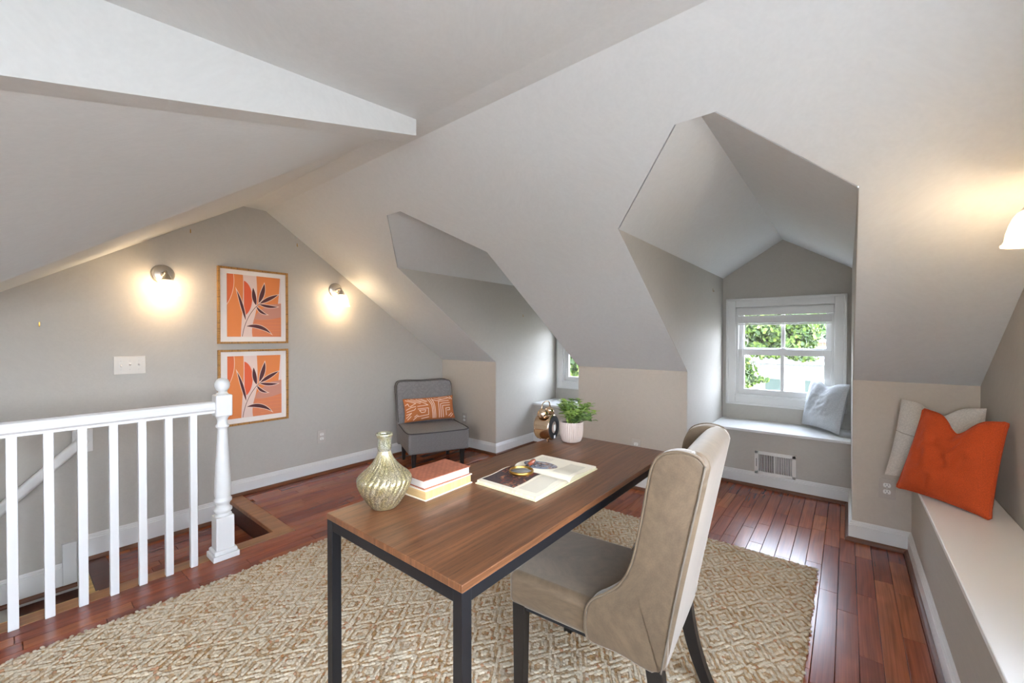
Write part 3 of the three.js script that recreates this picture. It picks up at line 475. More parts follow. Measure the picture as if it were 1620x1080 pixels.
// ---------------------------------------------------------------- grey slipper chair in the far corner (local x = forward)
{
  const a = -25.5 * Math.PI / 180, t = thing('slipper_chair', 'grey armless slipper chair with dark legs in the far corner', 'chair', [-3.32, 0, -2.79], a);
  const seat = new RoundedBoxGeometry(0.56, 0.2, 0.6, 6, 0.022); { const p = seat.attributes.position; for (let i = 0; i < p.count; i++) if (p.getY(i) > 0.0) { const x = p.getX(i), z = p.getZ(i); p.setY(i, p.getY(i) + 0.03 * (1 - Math.pow(Math.abs(x) / 0.28, 2.4)) * (1 - Math.pow(Math.abs(z) / 0.3, 2.4))); } seat.computeVertexNormals(); seat.translate(0.03, 0.285, 0); scaleUV(seat, 4, 4); }
  mesh('seat', seat, M.grey, t);
  const zz = 0.298, pt = (x, y, z) => V(x, y, z);
  mesh('piping', tube([pt(-0.2, 0.383, -zz), pt(0.28, 0.383, -zz), pt(0.306, 0.383, -0.27), pt(0.308, 0.383, 0.27), pt(0.28, 0.383, zz), pt(-0.2, 0.383, zz)], 0.005, 80, 6), M.greyPipe, t);
  const sh = new THREE.Shape(), r = 0.03, w = 0.282; sh.moveTo(-w, 0.19); sh.lineTo(w, 0.19); sh.lineTo(w, 0.795 - r); sh.quadraticCurveTo(w, 0.795, w - r, 0.795); sh.lineTo(-w + r, 0.795); sh.quadraticCurveTo(-w, 0.795, -w, 0.795 - r);
  const bk = new THREE.ExtrudeGeometry(sh, { depth: 0.07, bevelEnabled: true, bevelSize: 0.018, bevelThickness: 0.018, bevelSegments: 4 }); bk.rotateY(Math.PI / 2); scaleUV(bk, 4, 4); { const p = bk.attributes.position; for (let i = 0; i < p.count; i++) p.setX(i, p.getX(i) - 0.29 - 0.11 * Math.max(0, p.getY(i) - 0.35) / 0.45); bk.computeVertexNormals(); }
  const back = mesh('backrest', bk, M.grey, t);
  const px = (y, f) => (f ? -0.205 : -0.305) - 0.11 * Math.max(0, y - 0.35) / 0.45;
  for (const f of [1, 0]) mesh('piping', tube([pt(px(0.4, f), 0.4, -0.299), pt(px(0.6, f), 0.6, -0.3), pt(px(0.77, f), 0.775, -0.298), pt(px(0.81, f), 0.81, -0.275), pt(px(0.814, f), 0.814, 0), pt(px(0.81, f), 0.81, 0.275), pt(px(0.77, f), 0.775, 0.298), pt(px(0.6, f), 0.6, 0.3), pt(px(0.4, f), 0.4, 0.299)], 0.0035, 90, 6), M.greyPipe, back);
  for (const x of [-0.24, 0.25]) for (const z of [-0.24, 0.24]) { const g = new THREE.CylinderGeometry(0.03, 0.02, 0.19, 4, 1).rotateY(Math.PI / 4).translate(x, 0.095, z); mesh('leg', g.toNonIndexed(), M.blackWood, t); g.computeVertexNormals(); }
}

// ---------------------------------------------------------------- pillows
function pillow(w, h, th, o = {}) {                              // in the xy plane, standing on y = 0, front towards +z
  const { chop = 0, pinch = 0.07, n = 30, seed = 0, amp = 0.004, gather = 0 } = o;
  const side = (s) => surface((u, v) => {
    const a = s > 0 ? u * 2 - 1 : 1 - u * 2, b = v * 2 - 1;
    const ex = 1 - pinch * (1 - b * b) * Math.abs(a), ey = 1 - pinch * (1 - a * a) * Math.abs(b);
    let x = a * w / 2 * ex * (1 - gather * Math.pow((b + 1) / 2, 1.5)), y = b * h / 2 * ey, z = th / 2 * Math.pow(Math.max(0, (1 - Math.pow(Math.abs(a), 2.2)) * (1 - Math.pow(Math.abs(b), 2.2))), 0.55);
    const dip = chop * Math.exp(-Math.pow(a / 0.34, 2)) * Math.pow((b + 1) / 2, 2.2); y -= dip; z *= 1 - 0.55 * (chop ? dip / chop : 0) * 0.9;
    const k = (1 - a * a) * (1 - b * b); z += amp * k * (noise3(a * 2.2 + seed, b * 2.2, s) + 0.6 * noise3(a * 5 + seed, b * 5, s * 2));
    return [x, y + h / 2, s * z];
  }, n, n);
  return mergeVertices(merge([side(1), side(-1)]), 1e-5);
}
const edgePts = (w, h, o) => { const pts = [], pinch = o.pinch ?? 0.07, chop = o.chop ?? 0; const at = (a, b) => { const ex = 1 - pinch * (1 - b * b) * Math.abs(a), ey = 1 - pinch * (1 - a * a) * Math.abs(b); const dip = chop * Math.exp(-Math.pow(a / 0.34, 2)) * Math.pow((b + 1) / 2, 2.2); pts.push(V(a * w / 2 * ex * (1 - (o.gather ?? 0) * Math.pow((b + 1) / 2, 1.5)), b * h / 2 * ey + h / 2 - dip, 0)); }; for (let i = 0; i < 12; i++) at(-1 + i / 6, -1); for (let i = 0; i < 12; i++) at(1, -1 + i / 6); for (let i = 0; i < 12; i++) at(1 - i / 6, 1); for (let i = 0; i < 12; i++) at(-1, 1 - i / 6); return pts; };
function place(o, pos, yaw, lean, roll = 0) { o.position.set(...pos); o.rotation.set(-lean, yaw, roll, 'YXZ'); }
function smooth(g) { g.computeVertexNormals(); return g; }
const linen = (c) => phys(c, 0.92, { map: clothMap, bumpMap: clothBump, bumpScale: 0.0012, sheen: 0.25, sheenColor: new THREE.Color(c), sheenRoughness: 0.6 });
const fabricUV = (g, k) => scaleUV(g, k, k);
{ // terracotta lumbar cushion with white strokes
  const tex = canvasTex(1024, 512, (c, w, h) => {
    c.fillStyle = '#c2733f'; c.fillRect(0, 0, w, h); const r = rngOf(3); for (let i = 0; i < 5000; i++) { c.fillStyle = r() < 0.5 ? 'rgba(215,130,80,.14)' : 'rgba(120,60,40,.12)'; c.fillRect(r() * w, r() * h, 8, 2); }
    c.strokeStyle = '#f1d3bd'; c.lineWidth = 15; c.lineJoin = 'round'; c.lineCap = 'round';
    const l = (...p) => { c.beginPath(); c.moveTo(p[0], p[1]); for (let i = 2; i < p.length; i += 2) c.lineTo(p[i], p[i + 1]); c.stroke(); };
    l(40, 40, 230, 130, 110, 190); l(90, 30, 320, 140); l(150, 20, 340, 115); l(30, 250, 130, 210, 220, 200); l(40, 300, 190, 270, 215, 240); l(30, 360, 130, 330, 60, 400, 30, 420); l(120, 400, 60, 460); l(190, 420, 240, 380); l(170, 480, 260, 400);
    l(250, 30, 470, 190, 260, 200); l(310, 30, 440, 120); l(350, 30, 460, 100); l(265, 260, 470, 255, 470, 400, 260, 420); l(290, 290, 420, 290, 400, 340, 330, 345, 290, 290);
    for (let k = 0; k < 3; k++) l(470 + k * 45, 40, 545 + k * 30, 190, 560 + k * 28, 480);
    l(690, 480, 690, 130, 920, 120); l(730, 480, 730, 190, 790, 175, 940, 170); l(775, 480, 770, 230, 940, 225); l(840, 440, 840, 290, 930, 280, 930, 330, 870, 335); l(890, 460, 960, 400); l(930, 480, 990, 420); l(560, 70, 660, 110, 900, 60); l(610, 40, 780, 85); l(700, 30, 880, 30, 960, 80); l(940, 20, 1000, 90); l(20, 150, 70, 120, 90, 180); l(330, 470, 470, 450);
  });
  const t = thing('lumbar_cushion', 'terracotta lumbar cushion with white line pattern on the grey chair', 'cushion', [0, 0, 0]);
  mesh('cover', pillow(0.54, 0.25, 0.13, { pinch: 0.05, seed: 4 }), phys('#ffffff', 0.9, { map: tex, bumpMap: clothBump, bumpScale: 0.001 }), t);
  const a = -25.5 * Math.PI / 180; place(t, [-3.32 - 0.12 * Math.cos(a) - 0.03 * 0.43, 0.408, -2.79 + 0.12 * Math.sin(a) - 0.03], Math.PI / 2 + a - 0.06, 0.32, 0.03);
}
{ const o = { chop: 0.035, pinch: 0.06, seed: 9, amp: 0.012 }, t = thing('throw_pillow', 'pale grey pillow leaning in the corner of the right dormer seat', 'pillow'); mesh('cover', fabricUV(pillow(0.42, 0.42, 0.15, o), 5), linen('#d5d8da'), t); place(t, [-0.182, SEATY + 0.014, -4.412], -0.86, 0.2, -0.02); }
{ const o = { chop: 0.06, pinch: 0.06, seed: 1, amp: 0.01, gather: 0.12 }, t = thing('throw_pillow', 'cream pillow behind the orange one at the bench end', 'pillow'); mesh('cover', fabricUV(pillow(0.38, 0.45, 0.12, o), 5), linen('#ece6dc'), t); mesh('seam', tube([[-0.166, 0.262, 0.012], [-0.12, 0.245, 0.05], [-0.05, 0.232, 0.06]], 0.0022, 20, 5), std('#a79f93', 0.9), t); place(t, [0.35, SEATY + 0.008, -3.13], -0.36, 0.3, -0.02); }
{
  const o = { chop: 0.085, pinch: 0.05, seed: 6, amp: 0.012, gather: 0.13 }, t = thing('throw_pillow', 'rust orange velvet pillow with dented top on the right bench', 'pillow');
  const tx = dataTex(256, 256, (u, v) => { const g = 0.86 + 0.1 * wrapN(u, v, 50, 60, 2) + 0.05 * wrapN(u, v, 110, 40, 5); return g; });
  const orange = phys('#e2571e', 0.85, { map: tx, bumpMap: clothBump, bumpScale: 0.0012, sheen: 0.7, sheenColor: new THREE.Color('#c8808a'), sheenRoughness: 0.35 });
  const g = fabricUV(pillow(0.38, 0.43, 0.13, o), 3); mesh('cover', g, orange, t); mesh('piping', tube(edgePts(0.38, 0.43, o), 0.005, 140, 6, true), orange, t);
  place(t, [0.35, SEATY + 0.008, -2.845], -0.74, 0.28, -0.02);
}

// ---------------------------------------------------------------- things on the desk
{ // mercury glass vase
  const t = thing('glass_vase', 'gold mercury glass vase with fluted body and narrow neck on the desk', 'vase', [-1.145, DY, -0.768]);
  const spec = dataTex(256, 256, (u, v) => { const n = wrapN(u, v, 80, 80, 1) + 0.6 * wrapN(u, v, 150, 150, 2), f = n > 0.4 ? 1 : n < -0.5 ? 0.45 : 0.76 + 0.24 * n; const w = 0.5 + 0.5 * wrapN(u, v, 8, 6, 4); return [f * (0.86 + 0.08 * w), f * (0.82 + 0.1 * w), f * (0.64 + 0.24 * w)]; });
  const rough = dataTex(256, 256, (u, v) => 0.35 + 0.3 * Math.max(0, wrapN(u, v, 60, 60, 1)), false);
  const P = [[0.0, 0.0], [0.036, 0.0], [0.043, 0.006], [0.054, 0.022], [0.068, 0.044], [0.078, 0.064], [0.0825, 0.08], [0.083, 0.092], [0.079, 0.101], [0.07, 0.11], [0.057, 0.121], [0.044, 0.134], [0.032, 0.15], [0.024, 0.166], [0.0195, 0.18]];
  const cu = new THREE.CatmullRomCurve3(P.map(([r, y]) => V(r, y, 0)), false, 'centripetal'), body = surface((u, v) => { const p = cu.getPoint(v), k = Math.min(1, Math.max(0, (p.y - 0.004) / 0.02)) * Math.min(1, Math.max(0, (0.172 - p.y) / 0.03)), a = -u * 2 * Math.PI, tw = (p.y - 0.09) * 5.0; const r = p.x * (1 + 0.055 * k * Math.pow(Math.abs(Math.cos(13 * (a + tw))), 0.8) - 0.035 * k); return [Math.cos(a) * r, p.y, Math.sin(a) * r]; }, 176, 50);
  scaleUV(body, 2, 1); mesh('body', body, phys('#e6dcc2', 0.8, { metalness: 0.62, map: spec, roughnessMap: rough, clearcoat: 1, clearcoatRoughness: 0.05, bumpMap: rough, bumpScale: 0.004 }), t);
  mesh('neck', lathe([[0.0195, 0.178], [0.0205, 0.184], [0.0215, 0.186], [0.0222, 0.192], [0.0222, 0.214], [0.0232, 0.222], [0.0262, 0.227], [0.0272, 0.231], [0.0262, 0.235], [0.0225, 0.234], [0.0195, 0.228], [0.0188, 0.19], [0.017, 0.18]], 48), phys('#e9ece4', 0.08, { metalness: 0.55, clearcoat: 1, clearcoatRoughness: 0.04, map: spec }), t);
}
function closedBook(label, pos, ry, L, Wd, H, cover, page, hard) {  // local: x spine-to-fore-edge, z along the spine
  const t = thing('book', label, 'book', pos, ry, 'two stacked books on the desk'), c = 0.0028;
  const sh = new THREE.Shape(); sh.moveTo(-Wd / 2, 0); sh.lineTo(Wd / 2, 0); sh.lineTo(Wd / 2, c); sh.lineTo(-Wd / 2 + 0.006, c); sh.quadraticCurveTo(-Wd / 2 - 0.001, H / 2, -Wd / 2 + 0.006, H - c); sh.lineTo(Wd / 2, H - c); sh.lineTo(Wd / 2, H); sh.lineTo(-Wd / 2, H); sh.quadraticCurveTo(-Wd / 2 - 0.007, H / 2, -Wd / 2, 0);
  mesh('cover', new THREE.ExtrudeGeometry(sh, { depth: L, bevelEnabled: false, curveSegments: 10 }).translate(0, 0, -L / 2), cover, t);
  const pg = box(-Wd / 2 + 0.005, Wd / 2 - 0.004, c, H - c, -L / 2 + 0.004, L / 2 - 0.004); mesh('page_block', boxUV(pg), page, t);
}
const pageMap = dataTex(64, 256, (u, v) => { const k = Math.abs(Math.sin(Math.floor(v * 128) * 91.7) * 4375.5) % 1; return 0.86 + 0.12 * k; });
closedBook('cream covered book with tan page edges at the bottom of the stack', [-1.152, DY, -0.985], 0.03, 0.225, 0.15, 0.034, std('#e6dcc6', 0.7), std('#dcb67a', 0.9, { map: pageMap }));
closedBook('terracotta clothbound book on top of the stack', [-1.152, DY + 0.0345, -0.985], -0.02, 0.212, 0.14, 0.03, std('#b46a4c', 0.8, { map: clothMap }), std('#efe6d8', 0.9, { map: pageMap }));
{ // open book
  const t = thing('open_book', 'open illustrated book lying flat in the middle of the desk', 'book', [-0.927, DY, -1.316]);   // local x towards the reader's side, z along the spread
  const tex = canvasTex(1024, 1320, (c, w, h) => { // u along the spread is drawn down the canvas: near page at the top
    c.fillStyle = '#ece2ca'; c.fillRect(0, 0, w, h); const r = rngOf(8);
    const blot = (x, y, rx, ry, n, cols) => { for (let i = 0; i < n; i++) { c.fillStyle = cols[Math.floor(r() * cols.length)]; const a = r() * 6.28, k = Math.sqrt(r()); c.beginPath(); c.ellipse(x + Math.cos(a) * k * rx, y + Math.sin(a) * k * ry, 6 + r() * 34, 5 + r() * 18, r() * 3, 0, 6.3); c.fill(); } };
    c.save(); c.beginPath(); c.rect(20, 60, 580, 560); c.clip(); c.fillStyle = '#4a3a38'; c.fillRect(0, 0, w, h); blot(200, 200, 300, 260, 90, ['rgba(60,48,52,.7)', 'rgba(90,66,60,.6)', 'rgba(45,40,48,.7)']); blot(430, 260, 240, 200, 110, ['rgba(160,90,58,.6)', 'rgba(205,140,95,.6)', 'rgba(120,56,40,.7)', 'rgba(70,44,40,.7)']); blot(250, 500, 300, 130, 80, ['rgba(150,60,40,.7)', 'rgba(190,110,80,.6)', 'rgba(90,44,40,.6)']); c.restore();
    c.save(); c.beginPath(); c.ellipse(330, 890, 290, 165, 0, 0, 6.3); c.clip(); c.fillStyle = '#8d94a0'; c.fillRect(0, 0, w, h); blot(200, 830, 200, 120, 60, ['rgba(70,74,84,.7)', 'rgba(120,126,138,.7)', 'rgba(54,50,54,.6)']); blot(420, 920, 240, 130, 90, ['rgba(120,70,48,.7)', 'rgba(176,120,84,.6)', 'rgba(70,60,56,.7)', 'rgba(210,200,190,.6)']); c.restore();
    c.fillStyle = 'rgba(70,62,54,.62)'; for (const [y0, y1] of [[90, 560], [760, 1200]]) for (let k = 0; k < 15; k++) { let y = y0; const x = 660 + k * 20; const end = k === 14 ? y0 + (y1 - y0) * 0.5 : y1; while (y < end) { const l = 10 + r() * 34; c.fillRect(x, y, 6, Math.min(l, end - y)); y += l + 8; } }
    for (let k = 0; k < 11; k++) { let y = 1080; while (y < 1230) { const l = 8 + r() * 24; c.fillStyle = 'rgba(70,62,54,.5)'; c.fillRect(90 + k * 22, y, 6, l); y += l + 8; } }
  });
  const HX = 0.133, HZ = 0.212, top = (z) => 0.013 + 0.006 * Math.exp(-Math.pow((Math.abs(z) - 0.05) / 0.05, 2)) - 0.012 * Math.exp(-Math.pow(z / 0.012, 2));
  mesh('cover', rbox(-HX - 0.004, HX + 0.004, 0, 0.004, -HZ - 0.005, HZ + 0.005, 0.0015), std('#d9cda4', 0.7), t);
  for (const s of [1, -1]) { // page block of each half: a solid with the curved top
    const n = 24, sh = new THREE.Shape(); sh.moveTo(0.001, 0.004); sh.lineTo(HZ, 0.004); sh.lineTo(HZ - 0.002, top(HZ)); for (let i = n; i >= 0; i--) sh.lineTo(0.001 + (HZ - 0.003) * i / n, top(HZ * i / n) - 0.0004);
    const g = new THREE.ExtrudeGeometry(sh, { depth: HX * 2, bevelEnabled: false }).translate(0, 0, -HX); g.rotateY(s > 0 ? -Math.PI / 2 : Math.PI / 2); mesh('page_block', g, std('#e3d7b6', 0.9, { map: pageMap }), t);
    const f = s > 0 ? [0.5, 1] : [0, 0.5];
    const pg = surface((u, v) => { const z = s * (0.0015 + (HZ - 0.0035) * (s > 0 ? 1 - v : v)); return [(u - 0.5) * 2 * HX, top(z) + 0.0006, z]; }, 4, 40);
    { const a = pg.attributes.uv; for (let i = 0; i < a.count; i++) a.setY(i, s > 0 ? 0.5 + (1 - a.getY(i)) * 0.5 : 0.5 - a.getY(i) * 0.5); } mesh('page', pg, std('#ffffff', 0.65, { map: tex, side: THREE.DoubleSide }), t);
  }
}
{ // magnifying glass on the open book
  const t = thing('magnifying_glass', 'brass rimmed magnifying glass with red wooden handle on the open book', 'magnifier', [-0.958, DY + 0.0335, -1.24]);
  t.rotation.set(0, 0.28, 0);
  mesh('rim', new THREE.TorusGeometry(0.044, 0.0032, 10, 56).rotateX(Math.PI / 2).scale(1, 1.9, 1), M.brass, t);
  mesh('lens', lathe([[0, 0.0045], [0.015, 0.004], [0.03, 0.0026], [0.043, 0.0006], [0.043, -0.0006], [0.03, -0.0026], [0.015, -0.004], [0, -0.0045]], 48), phys('#f2fff6', 0.01, { transmission: 1, ior: 1.5, thickness: 0.006 }), t);
  mesh('ferrule', lathe([[0, 0], [0.0055, 0.001], [0.006, 0.01], [0.005, 0.018], [0.0065, 0.026], [0, 0.027]], 24).rotateX(-Math.PI / 2).translate(0, 0.001, -0.044), std('#2c2420', 0.4, { metalness: 0.5 }), t);
  mesh('handle', lathe([[0, 0], [0.0065, 0.001], [0.008, 0.02], [0.0095, 0.045], [0.0088, 0.065], [0.006, 0.076], [0, 0.079]], 24).rotateX(-Math.PI / 2).translate(0, 0.001, -0.069), phys('#9a4a2c', 0.35, { clearcoat: 0.6 }), t);
}
{ // twin bell alarm clock, seen from behind
  const t = thing('alarm_clock', 'copper twin bell alarm clock with black back beside the plant', 'clock', [-1.222, DY, -1.795], 0.16);  // local x towards its back
  const copper = std('#e2caae', 0.14, { metalness: 1 }), R = 0.066, cy = 0.074;
  const axis = (g) => g.rotateZ(-Math.PI / 2).translate(0, cy, 0);    // lathe y axis becomes x
  mesh('case', axis(lathe([[0.0, -0.044], [0.05, -0.044], [0.061, -0.043], [0.0655, -0.038], [0.066, -0.03], [0.0655, 0.03], [0.066, 0.038], [0.064, 0.042], [0.058, 0.042], [0.0, 0.04]], 64)), copper, t);
  mesh('back_plate', axis(lathe([[0.03, 0.041], [0.058, 0.041], [0.0605, 0.044], [0.058, 0.0475], [0.034, 0.0475], [0.03, 0.046]], 64)), std('#1f1f20', 0.6), t);
  const cap = mesh('battery_panel', axis(lathe([[0, 0.042], [0.031, 0.042], [0.031, 0.0435], [0, 0.0445]], 40)), std('#cdb9a5', 0.3, { metalness: 0.6 }), t);
  mesh('sticker', rbox(0.045, 0.0458, cy - 0.02, cy + 0.012, -0.014, 0.004, 0.0003, 1), std('#e8e4da', 0.6), cap); mesh('sticker', rbox(0.0476, 0.0486, cy - 0.056, cy - 0.041, -0.009, 0.009, 0.0003, 1), std('#ecebe6', 0.6), cap);
  mesh('dial', axis(lathe([[0, -0.0445], [0.052, -0.0445], [0.052, -0.0455], [0, -0.0455]], 48)), std('#efe9dc', 0.5), t);
  for (const s of [-1, 1]) {
    const g = lathe([[0, 0.03], [0.012, 0.028], [0.022, 0.02], [0.028, 0.006], [0.0285, 0], [0.026, 0], [0.0, 0.002]], 40).rotateX(s * 0.55).translate(-0.002, cy + 0.069, s * 0.038); mesh('bell', g, copper, t);
    mesh('bell_post', tube([[-0.002, cy + 0.058, s * 0.03], [-0.002, cy + 0.098, s * 0.053]], 0.003, 4, 8), copper, t);
    for (const x of [0.03]) mesh('foot', tube([[x - 0.01, cy - 0.056, s * 0.03], [x, cy - 0.074 + 0.006, s * 0.042]], 0.0042, 6, 8), copper, t);
  }
  mesh('foot', tube([[-0.03, cy - 0.06, 0], [-0.036, 0.005, 0]], 0.0042, 6, 8), copper, t);
  mesh('handle', tube([[-0.002, cy + 0.1, -0.052], [-0.002, cy + 0.122, -0.04], [-0.002, cy + 0.13, 0], [-0.002, cy + 0.122, 0.04], [-0.002, cy + 0.1, 0.052]], 0.003, 30, 8), copper, t);
  mesh('hammer', merge([tube([[-0.002, cy + 0.06, 0], [-0.002, cy + 0.088, 0]], 0.002, 4, 6), new THREE.SphereGeometry(0.006, 12, 8).translate(-0.002, cy + 0.09, 0)]), copper, t);
}
{ // plant in a ribbed pot
  const t = thing('potted_plant', 'leafy green plant in a ribbed blush pot at the far desk end', 'plant', [-1.112, DY, -1.865]);
  const P = [[0, 0], [0.038, 0], [0.047, 0.004], [0.054, 0.018], [0.06, 0.045], [0.062, 0.08], [0.0615, 0.102], [0.06, 0.105], [0.057, 0.103], [0.056, 0.09], [0, 0.088]], cu = new THREE.CatmullRomCurve3(P.map(([r, y]) => V(r, y, 0)), false, 'centripetal');
  mesh('pot', surface((u, v) => { const p = cu.getPoint(v), a = -u * 2 * Math.PI, k = v < 0.68 ? Math.min(1, p.y / 0.012) * (p.x > 0.03 ? 1 : 0) : 0, r = p.x - 0.0024 * k * Math.pow(Math.abs(Math.cos(a * 18)), 3); return [Math.cos(a) * r, p.y, Math.sin(a) * r]; }, 288, 44), std('#bfada0', 0.75), t);
  mesh('soil', new THREE.CylinderGeometry(0.055, 0.055, 0.006, 24).translate(0, 0.09, 0), std('#4a3b2c', 1), t);
  const r = rngOf(17), greens = ['#7c9c3e', '#9ab850', '#6a8a44', '#a9c660', '#86a455'].map((c) => phys(c, 0.7, { side: THREE.DoubleSide, transmission: 0.15, thickness: 0 }));
  const leaf = (L, W) => surface((u, v) => { const w = W * Math.sin(Math.PI * Math.pow(v, 0.8)) * (u - 0.5) * 2; return [w, 0.22 * Math.abs(w) - 0.25 * L * v * v, L * v]; }, 2, 5);
  for (let s = 0; s < 36; s++) {
    const az = r() * 6.283, tilt = 0.15 + r() * 0.95, len = 0.06 + r() * 0.075, b = V(Math.cos(az) * 0.02, 0.09, Math.sin(az) * 0.02), right = Math.cos(az) * 0.78 - Math.sin(az) * -0.2 > 0.55;
    const toClock = -0.84 * Math.cos(az) + 0.54 * Math.sin(az) > 0.45 ? 0.35 : 1, dir = V(Math.cos(az) * Math.sin(tilt * toClock), Math.cos(tilt * toClock), Math.sin(az) * Math.sin(tilt * toClock)), end = b.clone().addScaledVector(dir, len); if (right) end.add(V(0.02, -0.03, -0.01));
    const mid = b.clone().lerp(end, 0.5).add(V(0, 0.015, 0)), cv = new THREE.CatmullRomCurve3([b, mid, end]), parts = [new THREE.TubeGeometry(cv, 8, 0.0014, 5)];
    const kind = s % 5; for (let k = 0; k < 13; k++) { const v = 0.25 + 0.75 * k / 12, p = cv.getPoint(v), g = leaf(kind === 3 ? 0.05 : 0.032 + r() * 0.016, kind === 3 ? 0.004 : 0.0095 + r() * 0.005); const a = k * 2.4 + r(), e = new THREE.Euler(-0.2 - r() * 0.8 * (1 - v * 0.5), a, 0, 'YXZ'); g.applyMatrix4(new THREE.Matrix4().compose(p, new THREE.Quaternion().setFromEuler(e), V(1, 1, 1))); parts.push(g); }
    mesh('sprig', merge(parts), greens[kind], t);
  }
}

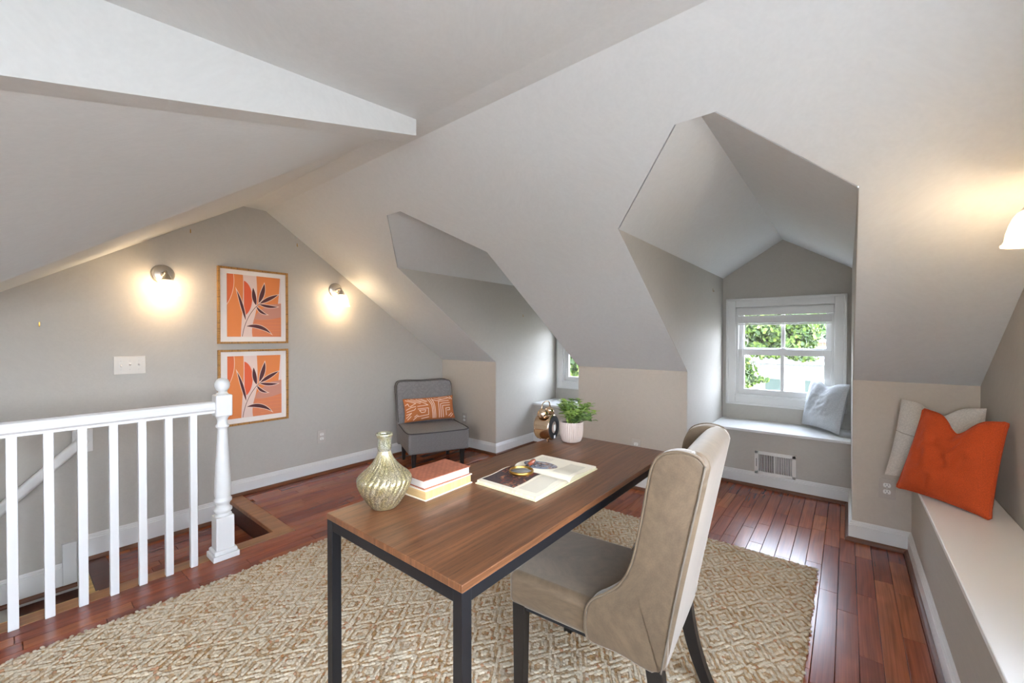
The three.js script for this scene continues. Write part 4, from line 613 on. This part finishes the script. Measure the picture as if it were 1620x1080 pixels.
// ---------------------------------------------------------------- outside
{
  const gr = structMesh('ground', box(-40, 40, -7.3, -7, -60, -5.4), std('#5a5a50', 1)); gr.userData.kind = 'structure';
  const siding = std('#8a8470', 0.8), roofM = std('#5d5a58', 0.9), wTrim = std('#9a9a94', 0.6), dark = std('#39443e', 0.15);
  { // cream clapboard neighbour
    const t = thing('neighbor_house', 'cream clapboard house with dark windows seen through the right dormer window', 'house', [-2, -7, -14]);
    const Y = (y) => y + 7; mesh('wall', box(-7, 7, 0, Y(0.42), -6, 0), siding, t);
    for (let k = 0; k < 46; k++) mesh('clapboard', box(-7, 7, 0, 0.1, 0, 0.012).rotateX(0.06).translate(0, Y(0.32) - k * 0.1 - 0.0, 0.0), siding, t);
    mesh('frieze', box(-7, 7, Y(0.42), Y(0.545), -0.1, 0.1), std('#8e9a9e', 0.8), t);
    for (let k = 0; k < 60; k++) mesh('dentil', box(-0.05, 0.05, Y(0.44), Y(0.52), 0.1, 0.16).translate(-6.9 + k * 0.23, 0, 0), wTrim, t);
    mesh('cornice', rbox(-7.1, 7.1, Y(0.545), Y(0.655), -0.2, 0.32, 0.02), wTrim, t);
    mesh('roof', slab([[-7.2, Y(0.655), 0.34], [7.2, Y(0.655), 0.34], [7.2, Y(0.87), -2.2], [-7.2, Y(0.87), -2.2]], [0, 0.06, 0]), roofM, t);
    for (const [a, b] of [[-1.84, -1.44], [-0.9, -0.52], [-3.2, -2.8], [0.5, 0.9]]) { const w = mesh('window', box(a + 2 - 0.07, b + 2 + 0.07, Y(-0.9), Y(0.17), 0.0, 0.05), wTrim, t); mesh('pane', box(a + 2, b + 2, Y(-0.83), Y(0.105), 0.045, 0.06), dark, w); }
    mesh('downspout', new THREE.CylinderGeometry(0.03, 0.03, 7.3, 10).translate(0.75, 3.65, 0.06), wTrim, t);
  }
  { // flat roofed building behind
    const t = thing('row_building', 'flat roofed building with red band beyond the cream house', 'house', [4, -7, -24]), Y = (y) => y + 7;
    mesh('wall', box(-7, 9, 0, Y(0.75), -6, 0), std('#e6e4de', 0.9), t); mesh('band', box(-7, 9, Y(0.88), Y(1.05), -6, 0.06), std('#a8503c', 0.8), t); mesh('parapet', rbox(-7.1, 9.1, Y(1.05), Y(1.17), -6, 0.14, 0.02), std('#efeee9', 0.8), t); mesh('ledge', box(-7, 9, Y(0.74), Y(0.88), -6, 0.02), std('#e9e7e2', 0.8), t);
  }
  const leafG = new THREE.CircleGeometry(1, 5);
  function tree(name, label, base, trunkPts, tr, blobs, n, cols, size, seed, barkC = '#d8d2c4') {
    const t = thing(name, label, 'tree', base), r = rngOf(seed), bark = std(barkC, 0.9);
    mesh('trunk', tube(trunkPts, tr, 30, 8), bark, t);
    const im = new THREE.InstancedMesh(leafG, phys('#ffffff', 0.75, { side: THREE.DoubleSide, transmission: 0.35, thickness: 0 }), n); im.name = 'foliage'; im.userData = { kind: 'stuff' };
    const m = new THREE.Matrix4(), q = new THREE.Quaternion(), e = new THREE.Euler(), c = new THREE.Color(), tot = blobs.reduce((s, b) => s + b[6], 0);
    for (let k = 0; k < n; k++) {
      let w = r() * tot, b = blobs[0]; for (const x of blobs) { w -= x[6]; if (w <= 0) { b = x; break; } }
      const a = r() * 6.283, z = r() * 2 - 1, s = Math.sqrt(1 - z * z), R = Math.cbrt(r()); e.set(r() * 3 - 1.5, r() * 6, r() * 3); q.setFromEuler(e); const sc = size * (0.6 + r() * 0.8);
      m.compose(V(b[0] + Math.cos(a) * s * R * b[3], b[1] + z * R * b[4], b[2] + Math.sin(a) * s * R * b[5]), q, V(sc * 0.65, sc, sc)); im.setMatrixAt(k, m); c.set(cols[Math.floor(r() * cols.length)]).multiplyScalar(0.8 + r() * 0.4); im.setColorAt(k, c);
    }
    t.add(im); return [t, bark];
  }
  const bright = ['#4f6a16', '#5d781c', '#3c5812', '#6a8024', '#304a10'], deep = ['#1f3a22', '#284426', '#18301e', '#304a2a'];
  { // the pale trunked tree close to the dormer
    const [t, bark] = tree('leafy_tree', 'bright green tree with pale trunk close outside the right dormer', [-1.6, -7, -9], [[0.6, 0, -0.3], [0.45, 5, -0.1], [0.36, 7.3, 0], [0.22, 7.65, 0], [0.15, 7.96, 0.02], [0.1, 8.4, 0], [0.0, 9.2, 0]], 0.028,
      [[0.45, 8.5, 0.0, 0.5, 0.32, 0.5, 1.3], [0.0, 8.6, 0, 0.4, 0.45, 0.5, 1.0], [1.05, 8.35, 0.1, 0.22, 0.2, 0.25, 0.5], [0.9, 8.12, 0.1, 0.35, 0.2, 0.3, 0.5], [0.45, 7.98, 0, 0.3, 0.08, 0.3, 0.25], [1.0, 7.93, 0.1, 0.22, 0.06, 0.2, 0.16], [0.12, 7.6, 0, 0.16, 0.32, 0.2, 0.3], [0.35, 7.5, 0.05, 0.12, 0.06, 0.1, 0.06], [0.7, 8.9, 0, 0.9, 0.4, 0.6, 1.2], [0.5, 8.35, -0.3, 0.65, 0.25, 0.3, 1.3], [0.25, 8.1, 0, 0.3, 0.12, 0.3, 0.4]], 9000, bright, 0.045, 41);
    for (const p of [[[0.15, 7.96, 0.02], [0.4, 8.05, 0.05], [0.9, 8.1, 0.1]], [[0.22, 7.65, 0], [0.3, 7.55, 0.05], [0.42, 7.48, 0.05]], [[0.1, 8.4, 0], [0.5, 8.5, 0], [1.1, 8.4, 0.1]]]) mesh('branch', tube(p, 0.011, 12, 6), bark, t);
  }
  tree('leafy_tree', 'bright green tree crown filling the far left dormer window', [-6.2, -7, -10], [[0, 0, 0], [0.1, 4, 0], [0, 8, 0]], 0.12, [[0, 7.6, 0, 1.6, 1.6, 1.2, 1], [0.9, 8.3, 0.3, 1.0, 1.0, 0.9, 0.7], [-0.8, 8.6, 0, 1.2, 1, 1, 0.6]], 6500, bright, 0.09, 42, '#8a7a66');
  tree('leafy_tree', 'dark green tree beyond the rooftops right of the pale trunk', [-0.3, -7, -34], [[0, 0, 0], [0, 8, 0]], 0.25, [[0, 9.6, 0, 2.6, 2.4, 1, 1], [2.5, 9.4, 0, 2.4, 2.6, 1, 1], [-2.5, 9.4, 0, 2.4, 2.6, 1, 1]], 16000, deep, 0.26, 43, '#6a5a48');
  tree('leafy_tree', 'mid green tree behind the cream house to the left', [-5.2, -7, -26], [[0, 0, 0], [0, 7, 0]], 0.25, [[0, 9.0, 0, 2.8, 2.6, 1, 1], [2.2, 9.3, 0, 2.2, 2.4, 1, 1], [-3, 9.0, 0, 2.6, 2.6, 1, 0.8]], 16000, ['#42611f', '#506e28', '#36521c', '#5f7c34'], 0.25, 44, '#6a5a48');
  tree('leafy_tree', 'green tree far behind the left dormer window', [-13, -7, -22], [[0, 0, 0], [0, 7, 0]], 0.25, [[0, 8.2, 0, 3.4, 3.4, 1.6, 1], [4, 8.6, 0, 3, 3.2, 1.6, 0.8]], 8000, ['#42611f', '#3a581c', '#506e28'], 0.17, 45, '#6a5a48');
}

renderer.render(scene, camera);
